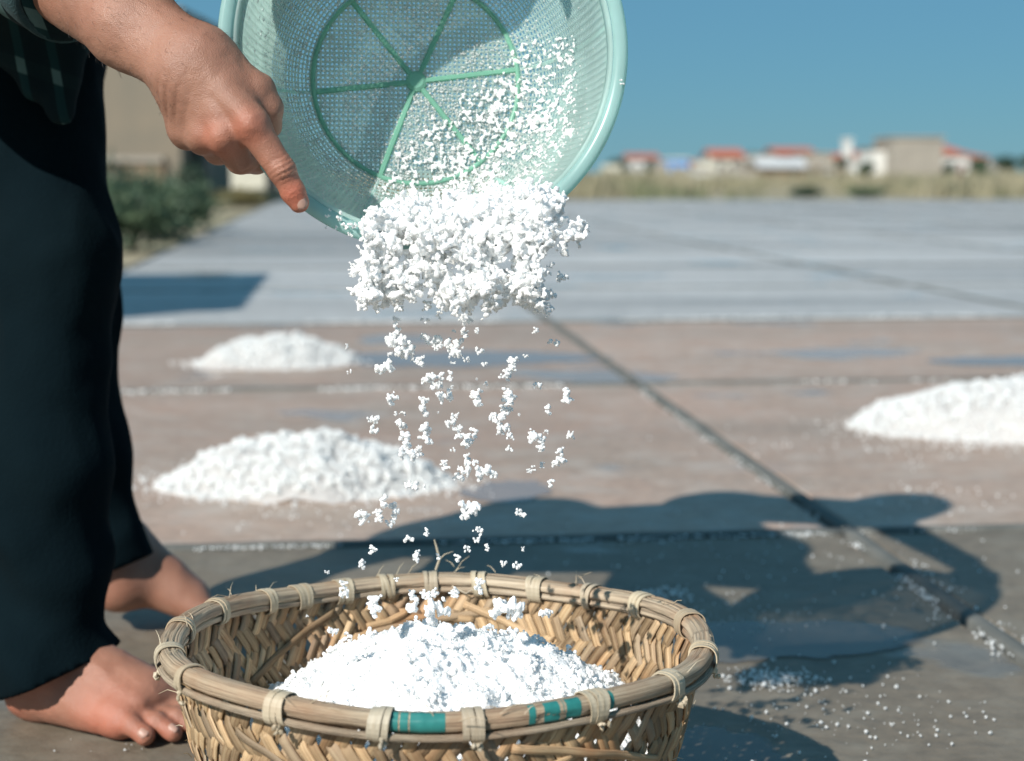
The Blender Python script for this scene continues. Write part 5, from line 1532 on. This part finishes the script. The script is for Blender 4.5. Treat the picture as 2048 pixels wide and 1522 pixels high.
# --- plaid shirt
def plaid():
    m, nt, out = newmat('plaid_cotton')
    bs = N(nt, 'ShaderNodeBsdfPrincipled', Roughness=.9); bs.inputs['Specular IOR Level'].default_value = .15
    tc = N(nt, 'ShaderNodeTexCoord')
    no = N(nt, 'ShaderNodeTexNoise', Scale=9.0, Detail=2.0); L(nt, tc.outputs['Object'], no.inputs['Vector'])
    def wave(axis, scale, ph):
        mp = N(nt, 'ShaderNodeMapping'); L(nt, tc.outputs['Object'], mp.inputs[0])
        mp.inputs['Rotation'].default_value = axis
        sx = N(nt, 'ShaderNodeSeparateXYZ'); L(nt, mp.outputs[0], sx.inputs[0])
        a = N(nt, 'ShaderNodeMath', operation='MULTIPLY_ADD'); a.inputs[1].default_value = scale; a.inputs[2].default_value = ph; L(nt, sx.outputs[0], a.inputs[0])
        b = N(nt, 'ShaderNodeMath', operation='MULTIPLY_ADD'); b.inputs[1].default_value = .22; L(nt, no.outputs[0], b.inputs[0]); L(nt, a.outputs[0], b.inputs[2])
        f = N(nt, 'ShaderNodeMath', operation='FRACT'); L(nt, b.outputs[0], f.inputs[0])
        return ramp(nt, f.outputs[0], [(.0, (0, 0, 0)), (.64, (0, 0, 0)), (.66, (1, 1, 1)), (.92, (1, 1, 1)), (.94, (0, 0, 0))])
    A = wave((0, .12, 0), 27.0, .42); B = wave((0, 1.25, 0), 17.0, .10)
    c = mixc(nt, A, (.005, .013, .016), (.008, .030, .033))
    both = mixc(nt, 1.0, A, B, 'MULTIPLY')
    c = mixc(nt, mixc(nt, .55, (0, 0, 0), B), c, (.008, .020, .022))
    c = mixc(nt, both, c, (.075, .13, .125))
    L(nt, c, bs.inputs['Base Color'])
    wv = N(nt, 'ShaderNodeTexNoise', Scale=700.0, Detail=2.0); L(nt, tc.outputs['Object'], wv.inputs['Vector'])
    bp = N(nt, 'ShaderNodeBump', Strength=.25, Distance=.001); L(nt, wv.outputs[0], bp.inputs['Height']); L(nt, bp.outputs[0], bs.inputs['Normal'])
    L(nt, bs.outputs[0], out.inputs['Surface'])
    return m
m_plaid = plaid()
CUF_A, CUF_B = H(105, 46, .11), H(152, -28, .11)
def f_sh(p):
    d = cap(p, PEL + [.02, 0, .0], CHE, .122, .116)
    d = smin(d, cap(p, SHR, SHL, .075, .075), .06)
    up = cap(p, SHR, J['elbow'], .07, .064)
    cuffend = J['elbow'] + (J['fore'] - J['elbow']) * .30
    lo_ = cap(p, J['elbow'], cuffend, .064, .061)
    arm = smin(up, lo_, .02)
    dirf = nrm(J['fore'] - J['elbow'])
    cutp = H(112, 6, .113)
    arm = np.maximum(arm, (p - cutp.astype(np.float32)) @ dirf.astype(np.float32))
    d = smin(d, arm, .02)
    d = smin(d, cap(p, SHL, LELB + [-.05, 0, .02], .07, .062), .03)
    d = smin(d, cap(p, CHE + [0, -.05, -.02], np.array([-.38, 1.68, .99]), .10, .095), .05)  # from here: unseen bulges added to the shirt to fill its ground shadow
    d = smin(d, cap(p, P(30, -70, 1.86), P(140, -85, 1.82), .055, .055), .04)
    d = smin(d, cap(p, np.array([-.70, 1.83, .93]), np.array([-.50, 1.77, .98]), .10, .09), .05)
    d = smin(d, cap(p, SHR, np.array([-.37, 1.585, .965]), .075, .066), .04)
    d = smin(d, cap(p, np.array([-.37, 1.585, .965]), np.array([-.305, 1.60, .918]), .066, .060), .03)
    d = smin(d, cap(p, np.array([-.68, 1.73, .93]), np.array([-.57, 1.70, .955]), .085, .08), .04)
    # loose front of the shirt hanging below the bent body
    fl = cap(p, P(-20, -60, 1.87), P(10, 118, 1.875), .034, .012)
    fl = smin(fl, cap(p, P(40, -60, 1.87), P(62, 172, 1.875), .030, .010), .03)
    fl = smin(fl, cap(p, P(110, -40, 1.875), P(116, 230, 1.88), .026, .0075), .03)
    fl = smin(fl, cap(p, P(160, -40, 1.90), P(122, 222, 1.885), .020, .0075), .02)
    fl = smin(fl, cap(p, P(165, -40, 1.905), P(172, 78, 1.905), .018, .006), .02)
    fl = fl + .003 * np.sin((p[..., 0] * 95) + 3 * p[..., 2])
    d = smin(d, fl, .02)
    return d + .0045 * vnoise(p * 13) + .002 * vnoise(p * 31)
Vs_, Qs_ = surfnet(f_sh, (-.95, 1.52, .68), (-.05, 2.42, 1.36), .0055, 1.9)
Vs_ = relax(Vs_, Qs_, 1, .4)
shirt = child(mk('shirt', Vs_, Qs_, m_plaid, smooth=True))
# rolled cuff
mb = MB()
cdir = nrm(J['fore'] - J['elbow']); e0 = J['elbow'] + (J['fore'] - J['elbow']) * .08
cc = J['elbow'] + cdir * float((H(112, 6, .113) - J['elbow']) @ cdir)
a_ = nrm(np.cross(cdir, [0, 0, 1])); b_ = np.cross(cdir, a_)
n = 40; prof = [(-.030, .061), (-.030, .0655), (-.008, .0655), (.001, .0640), (.001, .0580), (-.010, .057)]
V = []; F = []
for i in range(n):
    t = 2 * math.pi * i / n; wb = 1 + .02 * math.sin(3 * t) + .015 * math.sin(5 * t)
    for (u, r) in prof: V.append(cc + cdir * u + (a_ * math.cos(t) + b_ * math.sin(t)) * r * wb)
k = len(prof)
for i in range(n):
    for q in range(k): F.append((i * k + q, ((i + 1) % n) * k + q, ((i + 1) % n) * k + (q + 1) % k, i * k + (q + 1) % k))
m_cuff = pmat('cuff_cotton', (.02, .055, .06), (.010, .035, .04), scale=60, rough=.9, bump=.4, bscale=500)
cf = mkpoly('cuff', V, F, m_cuff, None, True); child(cf)
mb = MB(); sp_ = [P(x, y, 1.815) for x, y in ((-10, 0), (10, 6), (30, 22), (47, 42), (54, 62), (62, 73), (74, 76), (84, 72))]
mb.tube(sp_, [.0008] * len(sp_), 5)
m_pipe = pmat('pale_thread', (.35, .42, .40), (.25, .3, .3), scale=50, rough=.8)
# hair cap
def f_hair(p):
    hu = nrm([.55, 0, .75]); hf = nrm([.75, 0, -.55])
    d = sph(p, HEAD + hu * .036 - hf * .006, .097) + .004 * vnoise(p * 60)
    return np.maximum(d, (p - (HEAD + hf * .045).astype(np.float32)) @ (hf * .9 - hu * .45).astype(np.float32))
Vh, Qh = surfnet(f_hair, HEAD - .14, HEAD + .15, .008)
child(mk('hair', Vh, Qh, m_hair, smooth=True))

# fine hair along the forearm
rgh = np.random.default_rng(5); mb = MB()
nv2 = vnorm(Va, Qa); fdir = nrm(J['wrist'] - J['fore'])
tt = (Va - J['fore']) @ fdir / np.linalg.norm(J['wrist'] - J['fore'])
cand = np.where((tt > -.6) & (tt < 1.15) & ((nv2 @ F_) < .35))[0]
for k in rgh.choice(cand, 260, replace=False):
    p0 = Va[k]; d = nrm(nv2[k] * .45 + fdir * .8 + rgh.normal(size=3) * .25); l = rgh.uniform(.004, .009)
    mb.tube([p0 - nv2[k] * .0005, p0 + d * l * .5 + nv2[k] * .0006, p0 + d * l], [.00011, .00009, .00005], 3, False)
hh_ = tag(mb.build('arm_hair', m_hair), kind='stuff'); child(hh_)
